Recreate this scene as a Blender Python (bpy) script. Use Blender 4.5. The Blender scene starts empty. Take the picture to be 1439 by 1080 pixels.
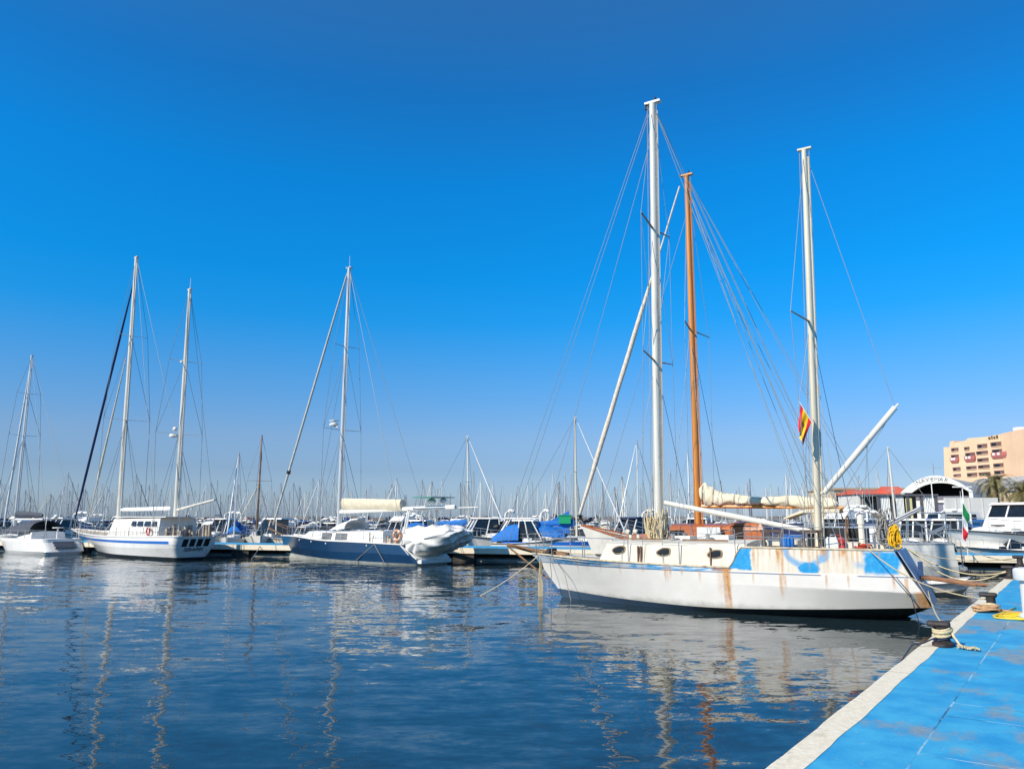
import bpy, math, random
from mathutils import Vector, Matrix
random.seed(11)
R = math.radians
scene = bpy.context.scene
COL = scene.collection

# ------------------------------------------------------------------ camera geometry (used to measure the place)
F = 1080.0; CX = 719.5; CY = 540.0; TH = math.atan(185 / 1080); H = 2.9

def ray(u, v):
    a = (u - CX) / F; b = (CY - v) / F
    return (a, math.cos(TH) - b * math.sin(TH), math.sin(TH) + b * math.cos(TH))

def W(u, v, z):
    d = ray(u, v); t = (z - H) / d[2]
    return (d[0] * t, d[1] * t)

def P(u, v, Y):
    d = ray(u, v); t = Y / d[1]
    return (d[0] * t, Y, H + d[2] * t)

class Fr:
    """A thing's own frame: origin on the ground or water, heading (ax, ay); local x = heading, y = left of it."""
    def __init__(s, ox, oy, ax, ay):
        n = math.hypot(ax, ay); s.o = (ox, oy); s.a = (ax / n, ay / n); s.rz = math.atan2(ay, ax)
    def c(s, u, v, y=0.0):
        ax, ay = s.a; nx, ny = -ay, ax
        d = ray(u, v)
        t = ((s.o[0] * nx + s.o[1] * ny) + y) / (d[0] * nx + d[1] * ny)
        X = d[0] * t - s.o[0]; Y = d[1] * t - s.o[1]
        return (X * ax + Y * ay, H + d[2] * t)
    def q(s, u, v, y=0.0):
        x, z = s.c(u, v, y); return (x, y, z)
    def loc(s, X, Y):
        ax, ay = s.a; dx, dy = X - s.o[0], Y - s.o[1]
        return (dx * ax + dy * ay, -dx * ay + dy * ax)
    def w(s, x, y, z):
        ax, ay = s.a
        return (s.o[0] + x * ax - y * ay, s.o[1] + x * ay + y * ax, z)

# ------------------------------------------------------------------ mesh builder
def lerp(a, b, t): return a + (b - a) * t
def v3(p): return Vector(p)

def curve(ctrl):
    """callable from control values at even t (Catmull-Rom)"""
    if callable(ctrl): return ctrl
    if isinstance(ctrl, (int, float)): return lambda t: ctrl
    n = len(ctrl) - 1
    def f(t):
        x = min(max(t, 0), 1) * n; i = min(int(x), n - 1); u = x - i
        p1, p2 = ctrl[i], ctrl[i + 1]
        p0 = ctrl[i - 1] if i > 0 else 2 * p1 - p2
        p3 = ctrl[i + 2] if i + 2 <= n else 2 * p2 - p1
        return 0.5 * (2 * p1 + (p2 - p0) * u + (2 * p0 - 5 * p1 + 4 * p2 - p3) * u * u + (3 * p1 - p0 - 3 * p2 + p3) * u ** 3)
    return f

class MB:
    def __init__(s): s.v = []; s.f = []; s.m = []; s.ch = []
    def add(s, vs, fs, m=0):
        o = len(s.v); s.v += [tuple(p) for p in vs]; s.ch.append((o, len(s.v), len(s.f), len(s.f) + len(fs)))
        for f in fs: s.f.append(tuple(o + i for i in f)); s.m.append(m)
        return s
    def box(s, x0, x1, y0, y1, z0, z1, m=0):
        v = [(x, y, z) for z in (z0, z1) for y in (y0, y1) for x in (x0, x1)]
        return s.add(v, [(0, 2, 3, 1), (4, 5, 7, 6), (0, 1, 5, 4), (2, 6, 7, 3), (0, 4, 6, 2), (1, 3, 7, 5)], m)
    def tube(s, p0, p1, r0, r1=None, n=8, m=0, sq=1.0):
        if r1 is None: r1 = r0
        p0, p1 = v3(p0), v3(p1); d = (p1 - p0)
        if d.length < 1e-6: return s
        d.normalize(); a = d.cross(Vector((0, 0, 1)) if abs(d.z) < .95 else Vector((1, 0, 0))).normalized(); b = d.cross(a)
        vs = []
        for p, r in ((p0, r0), (p1, r1)):
            for i in range(n):
                t = 2 * math.pi * i / n; vs.append(p + a * (math.cos(t) * r) + b * (math.sin(t) * r * sq))
        fs = [(i, (i + 1) % n, n + (i + 1) % n, n + i) for i in range(n)] + [tuple(range(n - 1, -1, -1)), tuple(range(n, 2 * n))]
        return s.add(vs, fs, m)
    def path(s, pts, r, n=6, m=0, closed=False, sq=1.0):
        pts = [v3(p) for p in pts]; k = len(pts); vs = []; ra = r if isinstance(r, (list, tuple)) else [r] * k
        for i, p in enumerate(pts):
            a0 = pts[i - 1] if (i > 0 or closed) else p; a1 = pts[(i + 1) % k] if (i < k - 1 or closed) else p
            d = a1 - a0
            d = d.normalized() if d.length > 1e-9 else Vector((1, 0, 0))
            a = d.cross(Vector((0, 0, 1)) if abs(d.z) < .95 else Vector((1, 0, 0))).normalized(); b = d.cross(a)
            for j in range(n):
                t = 2 * math.pi * j / n; vs.append(p + a * (math.cos(t) * ra[i]) + b * (math.sin(t) * ra[i] * sq))
        fs = []
        for i in range(k if closed else k - 1):
            for j in range(n):
                q = ((i + 1) % k) * n
                fs.append((i * n + j, i * n + (j + 1) % n, q + (j + 1) % n, q + j))
        if not closed: fs += [tuple(range(n - 1, -1, -1)), tuple(range((k - 1) * n, k * n))]
        return s.add(vs, fs, m)
    def prism(s, poly, off, m=0):
        off = v3(off); n = len(poly); a = [v3(p) for p in poly]
        vs = a + [p + off for p in a]
        return s.add(vs, [tuple(range(n)), tuple(range(2 * n - 1, n - 1, -1))] + [(i, n + i, n + (i + 1) % n, (i + 1) % n) for i in range(n)], m)
    def grid(s, rows, m=0, closed=False):
        n = len(rows[0]); vs = [p for r in rows for p in r]; fs = []
        for i in range(len(rows) - 1):
            for j in range(n if closed else n - 1):
                j2 = (j + 1) % n
                fs.append((i * n + j, i * n + j2, (i + 1) * n + j2, (i + 1) * n + j))
        return s.add(vs, fs, m)
    def loft(s, rows, m=0):
        """closed rings with end caps"""
        s.grid(rows, m, True); n = len(rows[0])
        s.add(rows[0], [tuple(range(n - 1, -1, -1))], m); s.add(rows[-1], [tuple(range(n))], m)
        return s
    def lathe(s, c, prof, n=16, m=0, sx=1, sy=1):
        rows = [[(c[0] + r * sx * math.cos(2 * math.pi * i / n), c[1] + r * sy * math.sin(2 * math.pi * i / n), c[2] + z) for i in range(n)] for r, z in prof]
        return s.loft(rows, m)
    def ball(s, c, r, n=10, m=0, sz=1):
        return s.lathe(c, [(max(r * math.sin(math.pi * i / n), r * .02), -r * sz * math.cos(math.pi * i / n)) for i in range(n + 1)], n + 2, m)
    def pieces(s):
        """clusters of chunks that lie close together"""
        bb = []
        for a, e, _, _ in s.ch:
            P_ = s.v[a:e]; lo = [min(p[i] for p in P_) for i in range(3)]; hi = [max(p[i] for p in P_) for i in range(3)]
            bb.append((lo, hi, max(hi[i] - lo[i] for i in range(3))))
        par = list(range(len(bb)))
        def find(i):
            while par[i] != i: i = par[i]
            return i
        for i in range(len(bb)):
            for j in range(i):
                g = math.sqrt(sum(max(0, bb[j][0][k] - bb[i][1][k], bb[i][0][k] - bb[j][1][k]) ** 2 for k in range(3)))
                if g <= max(.016, .40 * max(bb[i][2], bb[j][2])): par[find(i)] = find(j)
        out = {}
        for i in range(len(bb)): out.setdefault(find(i), []).append(i)
        return list(out.values())
    def build(s, name, mats, parent=None, smooth=None):
        if parent is not None and 1 < len(s.ch) < 150:
            cl = s.pieces()
            if len(cl) > 1:
                first = None
                for c in cl:
                    q = MB()
                    for i in c:
                        a, e, f0, f1 = s.ch[i]; o = len(q.v); q.v += s.v[a:e]
                        for fi in range(f0, f1): q.f.append(tuple(x - a + o for x in s.f[fi])); q.m.append(s.m[fi])
                    ob = q.build(name, mats, parent, smooth); first = first or ob
                return first
        me = bpy.data.meshes.new(name); me.from_pydata(s.v, [], s.f)
        if not isinstance(mats, (list, tuple)): mats = [mats]
        for m in mats: me.materials.append(m)
        me.polygons.foreach_set('material_index', s.m); me.update()
        if smooth is not None:
            me.polygons.foreach_set('use_smooth', [True] * len(me.polygons))
            me.set_sharp_from_angle(angle=R(smooth))
        o = bpy.data.objects.new(name, me); COL.objects.link(o)
        if parent: o.parent = parent
        return o

def tag(o, label=None, cat=None, group=None, kind=None):
    if label: o['label'] = label
    if cat: o['category'] = cat
    if group: o['group'] = group
    if kind: o['kind'] = kind
    return o

def thing(name, label, cat, loc=(0, 0, 0), rz=0.0, group=None):
    o = bpy.data.objects.new(name, None); COL.objects.link(o); o.empty_display_size = .2
    o.location = loc; o.rotation_euler = (0, 0, rz)
    return tag(o, label, cat, group)

def copy_tree(o, parent=None):
    c = o.copy(); COL.objects.link(c)
    if parent: c.parent = parent
    for ch in KIDS.get(o.name, None) or [k for k in bpy.data.objects if k.parent == o]:
        copy_tree(ch, c)
    return c
KIDS = {}

# ------------------------------------------------------------------ materials
def lin(r, g, b):
    f = lambda c: (c / 255 / 12.92) if c / 255 <= .04045 else ((c / 255 + .055) / 1.055) ** 2.4
    return (f(r), f(g), f(b), 1)

class G:
    def __init__(s, nt): s.nt = nt; s.n = nt.nodes; s.l = nt.links
    def set(s, sock, val):
        if val is None: return
        if isinstance(val, bpy.types.NodeSocket): s.l.new(val, sock)
        else:
            sock.default_value = val
    def m(s, op, a, b=None, c=None, clamp=False):
        n = s.n.new('ShaderNodeMath'); n.operation = op; n.use_clamp = clamp
        s.set(n.inputs[0], a); s.set(n.inputs[1], b); s.set(n.inputs[2], c); return n.outputs[0]
    def coords(s):
        t = s.n.new('ShaderNodeTexCoord'); return t.outputs['Object']
    def sep(s, v):
        n = s.n.new('ShaderNodeSeparateXYZ'); s.l.new(v, n.inputs[0]); return n.outputs
    def scale(s, v, sx, sy, sz):
        n = s.n.new('ShaderNodeVectorMath'); n.operation = 'MULTIPLY'; s.l.new(v, n.inputs[0]); n.inputs[1].default_value = (sx, sy, sz); return n.outputs[0]
    def noise(s, vec, scale, detail=3, rough=.5, col=False):
        n = s.n.new('ShaderNodeTexNoise'); s.l.new(vec, n.inputs['Vector']); n.inputs['Scale'].default_value = scale
        n.inputs['Detail'].default_value = detail; n.inputs['Roughness'].default_value = rough
        return n.outputs[1] if col else n.outputs[0]
    def smooth(s, x, a, b):
        n = s.n.new('ShaderNodeMapRange'); n.interpolation_type = 'SMOOTHSTEP'
        s.set(n.inputs[0], x); s.set(n.inputs[1], a); s.set(n.inputs[2], b); return n.outputs[0]
    def mix(s, f, a, b, mode='MIX'):
        n = s.n.new('ShaderNodeMix'); n.data_type = 'RGBA'; n.blend_type = mode
        s.set(n.inputs[0], f); s.set(n.inputs[6], a); s.set(n.inputs[7], b); return n.outputs[2]
    def band(s, x, a, b, soft):
        return s.m('MULTIPLY', s.smooth(x, a - soft, a + soft), s.m('SUBTRACT', 1.0, s.smooth(x, b - soft, b + soft)))
    def bump(s, h, strength, dist=.02):
        n = s.n.new('ShaderNodeBump'); n.inputs['Strength'].default_value = strength; n.inputs['Distance'].default_value = dist
        s.l.new(h, n.inputs['Height']); return n.outputs[0]

def newmat(name):
    m = bpy.data.materials.new(name); m.use_nodes = True; nt = m.node_tree
    b = nt.nodes.get('Principled BSDF'); return m, G(nt), b

MATS = {}
def M(name, col, rough=.5, var=.10, vscale=2.0, metal=0.0, bump=0.0, bscale=18.0, dirt=0.0, dirtcol=None, spec=.5, stretch=(1, 1, 1)):
    if name in MATS: return MATS[name]
    m, g, b = newmat(name)
    co = g.coords()
    if stretch != (1, 1, 1): co = g.scale(co, *stretch)
    nz = g.noise(co, vscale, 4, .6)
    c0 = tuple(x * (1 - var) for x in col[:3]) + (1,); c1 = tuple(min(x * (1 + var), .95) for x in col[:3]) + (1,)
    base = g.mix(g.smooth(nz, .3, .7), c0, c1)
    if dirt:
        st = g.noise(g.scale(g.coords(), 3.2, 3.2, .35), 1.6, 4, .65)
        base = g.mix(g.m('MULTIPLY', g.smooth(st, .52, .78), dirt), base, dirtcol or lin(140, 110, 70))
    g.set(b.inputs['Base Color'], base)
    b.inputs['Roughness'].default_value = rough; b.inputs['Metallic'].default_value = metal
    b.inputs['Specular IOR Level'].default_value = spec
    if bump: g.set(b.inputs['Normal'], g.bump(g.noise(g.coords(), bscale, 4, .6), bump))
    MATS[name] = m
    return m

WHITE = M('white_gelcoat', (.80, .77, .71, 1), .3, .05, 1.2, dirt=.35, dirtcol=(.5, .45, .36, 1))
WHITE2 = M('aged_white_paint', (.76, .72, .64, 1), .45, .07, 1.5, dirt=.5, dirtcol=(.42, .36, .26, 1))
CREAM = M('cream_paint', (.70, .65, .54, 1), .5, .08, 2, dirt=.4, dirtcol=(.42, .32, .18, 1))
CREAMCLOTH = M('cream_canvas', (.68, .60, .44, 1), .85, .12, 3, bump=.5, bscale=6)
WHITECLOTH = M('white_canvas', (.72, .72, .70, 1), .8, .1, 2, bump=.5, bscale=5)
GREYCLOTH = M('grey_canvas', (.30, .31, .33, 1), .85, .15, 3, bump=.4, bscale=6)
NAVY = M('navy_hull_paint', lin(24, 56, 88), .25, .08, 1)
NAVYCLOTH = M('navy_canvas', lin(28, 42, 84), .8, .15, 3, bump=.4, bscale=6)
BLUECLOTH = M('bright_blue_canvas', lin(20, 106, 184), .75, .15, 3, bump=.4, bscale=6)
TEALCLOTH = M('teal_canvas', lin(20, 120, 110), .8, .15, 3)
BLACKCLOTH = M('black_canvas', (.02, .021, .025, 1), .75, .2, 3)
REDCLOTH = M('red_canvas', lin(190, 50, 45), .8, .12, 3)
GREENBOX = M('green_plastic', lin(10, 150, 95), .5, .1, 3)
BLUEPAINT = M('blue_stripe_paint', lin(30, 110, 205), .4, .1, 2)
DARKANTI = M('dark_antifouling', (.018, .026, .035, 1), .6, .3, 2)
def anti_mat():
    m, g, b = newmat('faded_blue_antifouling'); c = g.coords(); x = g.sep(c)[0]
    n = g.noise(c, 3, 4, .7)
    col = g.mix(g.smooth(g.m('MULTIPLY_ADD', g.noise(c, .6, 3), 2.5, x), .5, 3.5), (.012, .017, .018, 1), lin(62, 84, 106))
    col = g.mix(g.m('MULTIPLY', g.smooth(n, .5, .7), .5), col, (.05, .06, .05, 1))
    g.set(b.inputs['Base Color'], col); b.inputs['Roughness'].default_value = .6; return m
BLUEANTI = anti_mat()
ALU = M('aluminium_spar', (.62, .62, .60, 1), .38, .06, 2, metal=.35, stretch=(1, 1, .1))
MASTWHITE = M('white_spar_paint', (.70, .66, .57, 1), .4, .07, 1.4, dirt=.7, dirtcol=(.40, .33, .25, 1), stretch=(1, 1, .12))
MASTTAN = M('tan_spar', lin(212, 202, 178), .5, .12, 2, stretch=(1, 1, .1))
MASTWOOD = M('varnished_wood_spar', lin(206, 132, 56), .35, .2, 3, stretch=(3, 3, .12), dirt=.35, dirtcol=lin(140, 84, 34))
MASTBROWN = M('brown_wood_spar', lin(146, 108, 74), .6, .2, 3, stretch=(3, 3, .12))
WOOD = M('varnished_teak', lin(168, 92, 44), .4, .3, 3, stretch=(.4, 3, 8))
WOODGREY = M('weathered_wood', lin(128, 96, 68), .8, .3, 3, stretch=(.4, 3, 3))
STEEL = M('stainless_steel', (.52, .52, .50, 1), .3, .08, 3, metal=.7)
GALV = M('galvanised_wire', (.30, .31, .33, 1), .45, .1, 3, metal=.3)
WIRE = M('rigging_wire', (.22, .26, .27, 1), .5, .1, 3)
GLASS = M('dark_window_glass', (.012, .016, .022, 1), .06, .3, 2)
DARK = M('dark_interior', (.02, .02, .022, 1), .8, .3, 2)
RUBBER = M('black_rubber', (.025, .024, .024, 1), .7, .3, 6)
ROPE = M('cream_rope', lin(205, 188, 150), .9, .2, 30, bump=.5, bscale=60)
ROPEGREY = M('grey_rope', lin(150, 145, 135), .9, .2, 30)
ROPEDARK = M('dark_blue_rope', lin(40, 50, 72), .9, .2, 30)
ROPERUST = M('rust_brown_rope', lin(184, 144, 104), .9, .25, 30)
ROPEYEL = M('yellow_rope', lin(235, 180, 20), .7, .2, 14)
ROPERED = M('red_rope', lin(190, 70, 45), .8, .2, 14)
IRON = M('rusty_cast_iron', (.035, .028, .026, 1), .65, .4, 7, bump=.5, bscale=25, dirt=.5, dirtcol=lin(120, 66, 38))
ORANGE = M('orange_plastic', lin(235, 120, 70), .5, .15, 3)
PEACH = M('peach_render', lin(228, 192, 158), .9, .06, .15)
PINK = M('balcony_red', lin(176, 104, 98), .85, .1, .4)
CONC = M('harbour_concrete', (.30, .28, .245, 1), .9, .2, 1.5, bump=.5, bscale=8, dirt=.6, dirtcol=(.10, .085, .06, 1))
ROOFGREY = M('corrugated_roof', (.40, .39, .37, 1), .7, .12, .5)
ROOFTAN = M('tan_roof', lin(170, 140, 105), .9, .12, .5)
WALLWHITE = M('white_wall_render', (.66, .64, .59, 1), .85, .06, .4)
REDROOF = M('red_roof_sheet', lin(204, 98, 76), .85, .1, .6)
PALMLEAF = M('palm_frond', (.19, .165, .065, 1), .55, .35, 1.5)
PALMDRY = M('dry_palm_frond', (.20, .15, .07, 1), .8, .3, 1.5)
BARK = M('palm_bark', (.14, .10, .065, 1), .95, .3, 5, bump=.8, bscale=12)
YELLOW = M('flag_yellow', lin(240, 190, 20), .8, .08, 5)
RED = M('flag_red', lin(214, 30, 44), .8, .08, 5)
GREEN = M('flag_green', lin(12, 130, 70), .8, .08, 5)
FLAGWHITE = M('flag_white', (.75, .75, .72, 1), .8, .05, 5)
CREST = M('flag_crest', lin(130, 84, 70), .8, .4, 30)
VANWHITE = M('van_paint', (.7, .7, .69, 1), .3, .04, 2)
TYRE = M('tyre', (.02, .02, .02, 1), .85, .2, 8)

# ------------------------------------------------------------------ world, sun, camera
SUN_EL = 37; SUNDIR = Vector((-.80, -.60, 0)).normalized()
w = bpy.data.worlds.new('World'); scene.world = w; w.use_nodes = True
wg = G(w.node_tree); bg = w.node_tree.nodes['Background']
sky = wg.n.new('ShaderNodeTexSky'); sky.sky_type = 'NISHITA'; sky.sun_disc = False
sky.sun_elevation = R(SUN_EL); sky.sun_rotation = math.atan2(SUNDIR.x, SUNDIR.y) % (2 * math.pi)
sky.air_density = 1.0; sky.dust_density = 0.6; sky.ozone_density = 2.0
# deep polarised blue of the day: tint the sky by elevation (world direction), neutral overhead
wd = wg.n.new('ShaderNodeTexCoord').outputs['Generated']; wz = wg.sep(wd)[2]
rp = wg.n.new('ShaderNodeValToRGB'); wg.l.new(wz, rp.inputs[0]); er = rp.color_ramp
TINT = [(0.0, [.76, 1.0, 1.62]), (0.0585, [0.60, 0.79, 1.22]), (0.0993, [0.64, 0.87, 1.26]), (0.1765, [0.36, 0.97, 1.52]), (0.2445, [0.09, 1.06, 1.78]), (0.3004, [0.035, 1.12, 1.92]), (0.4076, [0.035, 1.18, 2.06]), (0.504, [0.10, 1.05, 1.85]), (0.5879, [0.28, 1.10, 1.75]), (.85, [1.0, 1.12, 1.2])]
while len(er.elements) < len(TINT): er.elements.new(.5)
for e_, (p_, c_) in zip(er.elements, TINT): e_.position = p_; e_.color = tuple(x / 3 for x in c_) + (1,)
tm = wg.mix(1.0, sky.outputs[0], rp.outputs[0], 'MULTIPLY')
ts = wg.n.new('ShaderNodeVectorMath'); ts.operation = 'SCALE'; wg.l.new(tm, ts.inputs[0]); ts.inputs['Scale'].default_value = 3.0
wg.l.new(ts.outputs[0], bg.inputs['Color']); bg.inputs['Strength'].default_value = .085
sl = bpy.data.lights.new('sun', 'SUN'); sl.energy = 4.6; sl.angle = R(.5); sl.color = (1, .90, .75)
so = bpy.data.objects.new('sun', sl); COL.objects.link(so)
sd = Vector((SUNDIR.x * math.cos(R(SUN_EL)), SUNDIR.y * math.cos(R(SUN_EL)), math.sin(R(SUN_EL))))
so.rotation_euler = (-sd).to_track_quat('-Z', 'Y').to_euler(); so.location = (-30, -30, 40)
cam = bpy.data.cameras.new('camera'); co = bpy.data.objects.new('camera', cam); COL.objects.link(co); scene.camera = co
cam.sensor_fit = 'HORIZONTAL'; cam.sensor_width = 36; cam.lens = 36 * 1080 / 1439
co.location = (0, 0, H); co.rotation_euler = (R(90) + TH, 0, 0); cam.clip_end = 20000; cam.clip_start = .05
scene.view_settings.view_transform = 'Standard'; scene.view_settings.look = 'None'
scene.view_settings.exposure = .22; scene.view_settings.gamma = 1
scene.render.engine = 'CYCLES'; scene.cycles.use_denoising = True
try: scene.cycles.denoiser = 'OPENIMAGEDENOISE'
except Exception: pass
scene.cycles.max_bounces = 6; scene.cycles.caustics_reflective = False; scene.cycles.caustics_refractive = False
scene.cycles.sample_clamp_indirect = 6

# ------------------------------------------------------------------ water
def water_mat():
    m, g, b = newmat('harbour_water')
    geo = g.n.new('ShaderNodeNewGeometry').outputs['Position']
    amt = g.smooth(g.noise(g.scale(geo, .05, .09, 0), 1.0, 2), .3, .7)
    total = None
    for sc, amp, det, sx in ((.30, .055, 1, .6), (.95, .10, 1, .5), (2.6, .155, 1.5, .42), (7.5, .125, 2, .5), (19, .05, 1, .6)):
        n = g.noise(g.scale(geo, sx, 1, 0), sc, det, .5, True)
        v = g.n.new('ShaderNodeVectorMath'); v.operation = 'SUBTRACT'; g.l.new(n, v.inputs[0]); v.inputs[1].default_value = (.5, .5, .5)
        v2 = g.n.new('ShaderNodeVectorMath'); v2.operation = 'SCALE'; g.l.new(v.outputs[0], v2.inputs[0]); v2.inputs['Scale'].default_value = amp
        if total is None: total = v2.outputs[0]
        else:
            a = g.n.new('ShaderNodeVectorMath'); a.operation = 'ADD'; g.l.new(total, a.inputs[0]); g.l.new(v2.outputs[0], a.inputs[1]); total = a.outputs[0]
    s2 = g.n.new('ShaderNodeVectorMath'); s2.operation = 'SCALE'; g.l.new(total, s2.inputs[0]); g.l.new(g.m('MULTIPLY_ADD', amt, .75, .55), s2.inputs['Scale'])
    x = g.sep(s2.outputs[0])
    cb = g.n.new('ShaderNodeCombineXYZ'); g.l.new(g.m('MULTIPLY', x[0], .62), cb.inputs[0]); g.l.new(x[1], cb.inputs[1]); cb.inputs[2].default_value = 1
    nn = g.n.new('ShaderNodeVectorMath'); nn.operation = 'NORMALIZE'; g.l.new(cb.outputs[0], nn.inputs[0])
    g.l.new(nn.outputs[0], b.inputs['Normal'])
    b.inputs['Base Color'].default_value = (.015, .030, .037, 1); b.inputs['Roughness'].default_value = .02; b.inputs['IOR'].default_value = 1.33
    return m
wm = MB(); S = 9000
wm.add([(-S, -200, 0), (S, -200, 0), (S, S, 0), (-S, S, 0)], [(0, 1, 2, 3)])
tag(wm.build('water', water_mat()), kind='structure')

# ------------------------------------------------------------------ quay (foreground)
q0 = W(1070, 1080, 1.2); q1 = W(1439, 790, 1.2)
QF = Fr(q0[0], q0[1], q1[0] - q0[0], q1[1] - q0[1])          # local x along the edge, y<0 is landward
def quay_mat():
    m, g, b = newmat('worn_blue_quay_paint')
    c = g.coords(); x, y, z = g.sep(c)
    n1 = g.noise(g.scale(c, .8, 1.5, 1), 1.3, 5, .62); n2 = g.noise(c, 9, 5, .7); n3 = g.noise(c, 70, 3, .6); n4 = g.noise(c, 2.6, 4, .6)
    ny = g.m('MULTIPLY', y, -1.)
    blue = g.mix(g.smooth(n4, .3, .72), lin(36, 146, 200), lin(66, 172, 212))
    blue = g.mix(g.m('MULTIPLY', g.smooth(n3, .56, .7), .35), blue, lin(126, 172, 190))
    grey = g.mix(g.smooth(n2, .3, .7), lin(116, 138, 152), lin(150, 156, 154))
    grey = g.mix(g.m('MULTIPLY', g.smooth(n3, .5, .75), .4), grey, lin(96, 94, 90))
    # more wear inland, and a bare band across the quay by the second bollard
    wear = g.m('ADD', n1, g.m('MULTIPLY', g.smooth(ny, .75, 1.55), .10))
    wear = g.m('ADD', wear, g.m('MULTIPLY', g.band(g.m('ADD', x, g.m('MULTIPLY', g.m('SUBTRACT', n1, .5), 3.)), 8.4, 9.9, .45), .17))
    wear = g.m('ADD', wear, g.m('MULTIPLY', g.m('SUBTRACT', n2, .5), .10))
    mask = g.smooth(wear, .525, .68)
    col = g.mix(g.m('MULTIPLY', mask, .85), blue, grey)
    chips = g.smooth(g.noise(c, 24, 2, .5), .70, .73)
    col = g.mix(g.m('MULTIPLY', chips, .6), col, lin(150, 176, 182))
    # slab joints: one along the quay, others across it
    jn = g.m('SUBTRACT', g.noise(c, 3, 4, .65), .5)
    yj = g.m('ABSOLUTE', g.m('SUBTRACT', g.m('MULTIPLY_ADD', jn, .05, ny), .80))
    j1 = g.m('SUBTRACT', 1., g.smooth(yj, .004, .011))
    j2 = None
    for xc in (1.02, 2.36, 2.92, 6.4, 7.0, 10.6, 14.2):
        d_ = g.m('ABSOLUTE', g.m('SUBTRACT', g.m('MULTIPLY_ADD', jn, .04, x), xc)); k_ = g.m('SUBTRACT', 1., g.smooth(d_, .005, .014)); j2 = k_ if j2 is None else g.m('MAXIMUM', j2, k_)
    j = g.m('MAXIMUM', j1, g.m('MULTIPLY', j2, g.smooth(ny, .79, .80)))
    jc = g.mix(g.smooth(g.noise(c, 2.2, 4), .44, .54), lin(30, 62, 88), lin(168, 200, 212))
    jc = g.mix(g.smooth(g.noise(c, 5, 3), .6, .68), jc, lin(170, 140, 118))
    col = g.mix(g.m('MULTIPLY', g.m('MULTIPLY', j, .75), g.smooth(g.noise(c, 1.5, 4, .6), .36, .58)), col, jc)
    g.set(b.inputs['Base Color'], col); b.inputs['Roughness'].default_value = .62
    g.set(b.inputs['Normal'], g.bump(g.m('SUBTRACT', g.noise(c, 25, 5, .65), g.m('MULTIPLY', j, .6)), .35, .012))
    return m
def edge_mat():
    m, g, b = newmat('worn_white_edge_paint')
    c = g.coords()
    n1 = g.noise(c, 2.2, 5, .65); n2 = g.noise(c, 14, 4, .7)
    col = g.mix(g.smooth(n2, .35, .7), (.74, .65, .49, 1), (.84, .77, .61, 1))
    col = g.mix(g.m('MULTIPLY', g.smooth(n1, .58, .72), .55), col, (.40, .34, .27, 1))
    col = g.mix(g.m('MULTIPLY', g.smooth(g.noise(g.scale(c, .5, .9, .6), 1.1, 3), .66, .74), .6), col, lin(170, 110, 60))
    xj = g.m('PINGPONG', g.m('MULTIPLY_ADD', n1, .05, g.sep(c)[0]), 2.1); col = g.mix(g.m('MULTIPLY', g.m('SUBTRACT', 1., g.smooth(xj, .004, .014)), .7), col, (.25, .22, .18, 1))
    col = g.mix(g.m('MULTIPLY', g.smooth(g.noise(c, 30, 3, .6), .64, .70), .5), col, (.36, .33, .29, 1))
    g.set(b.inputs['Base Color'], col); b.inputs['Roughness'].default_value = .8
    g.set(b.inputs['Normal'], g.bump(n2, .4, .02)); return m
QUAY = quay_mat(); EDGE = edge_mat()
def at_quay(o): o.location = (QF.o[0], QF.o[1], 0); o.rotation_euler = (0, 0, QF.rz); return o
b = MB()
b.box(-30, 42.0, -80, -.22, -2, 1.2)
tag(at_quay(b.build('quay', QUAY)), kind='structure')
b = MB(); rows = []
for i in range(241):
    x = -12 + 54 * i / 240
    wob = .007 * math.sin(x * 2.1) + .005 * math.sin(x * 5.3 + 1) + random.uniform(-.004, .004)
    wo2 = .005 * math.sin(x * 3.1 + 2) + random.uniform(-.004, .004)
    rows.append([(x, wo2, -1.8), (x, wo2, 1.17), (x, wo2 - .025, 1.203), (x, -.245 + wob, 1.205), (x, -.25 + wob, 1.15)])
b.grid(rows)
tag(at_quay(b.build('quay_edge', EDGE, smooth=30)), kind='structure')

# ------------------------------------------------------------------ pier across the basin
PD = Vector((.943, -.333)).normalized(); PN = Vector((-PD.y, PD.x))   # along (to the right), away from the camera
PO = Vector((0, 50.6))
PZ = .82
PF = Fr(PO.x, PO.y, PD.x, PD.y)                                        # local x along pier, +y away
pl, pr = -95.0, 30.5
PIERDECK = QUAY
pier = thing('concrete_pier', 'long concrete pier with white edge and blue painted deck behind the moored yachts', 'pier', (PO.x, PO.y, 0), PF.rz)
b = MB(); b.box(pl, pr, .36, 4.4, PZ - .35, PZ); b.build('deck', PIERDECK, pier)
b = MB(); b.box(pl, pr, 0, .357, PZ - .33, PZ + .02); b.build('edge_beam', EDGE, pier)
b = MB(); b.box(pl, pr, 1.3, 4.2, -1.5, PZ - .36); b.build('core_wall', M('recess_shade_pier_wall', (.05, .045, .038, 1), .9, .4, 1, bump=.5), pier)  # concrete coloured near black for the shade in the recess under the deck
b = MB(); rows = []
for i in range(160):
    x = pl + (pr - pl) * i / 159; d = random.uniform(-.05, .05)
    rows.append([(x, .55 + d, -1), (x, .52 + d, .12 + d * .6), (x, .7 + d, .2 + d * .5), (x, 1.31, .2 + d)])
b.grid(rows); b.build('stone_ledge', CONC, pier, 25)
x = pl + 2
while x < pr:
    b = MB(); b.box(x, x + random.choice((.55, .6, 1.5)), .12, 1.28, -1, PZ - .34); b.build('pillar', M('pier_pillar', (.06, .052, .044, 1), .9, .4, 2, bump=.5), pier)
    x += random.choice((4.6, 5.4, 6.2))

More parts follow.
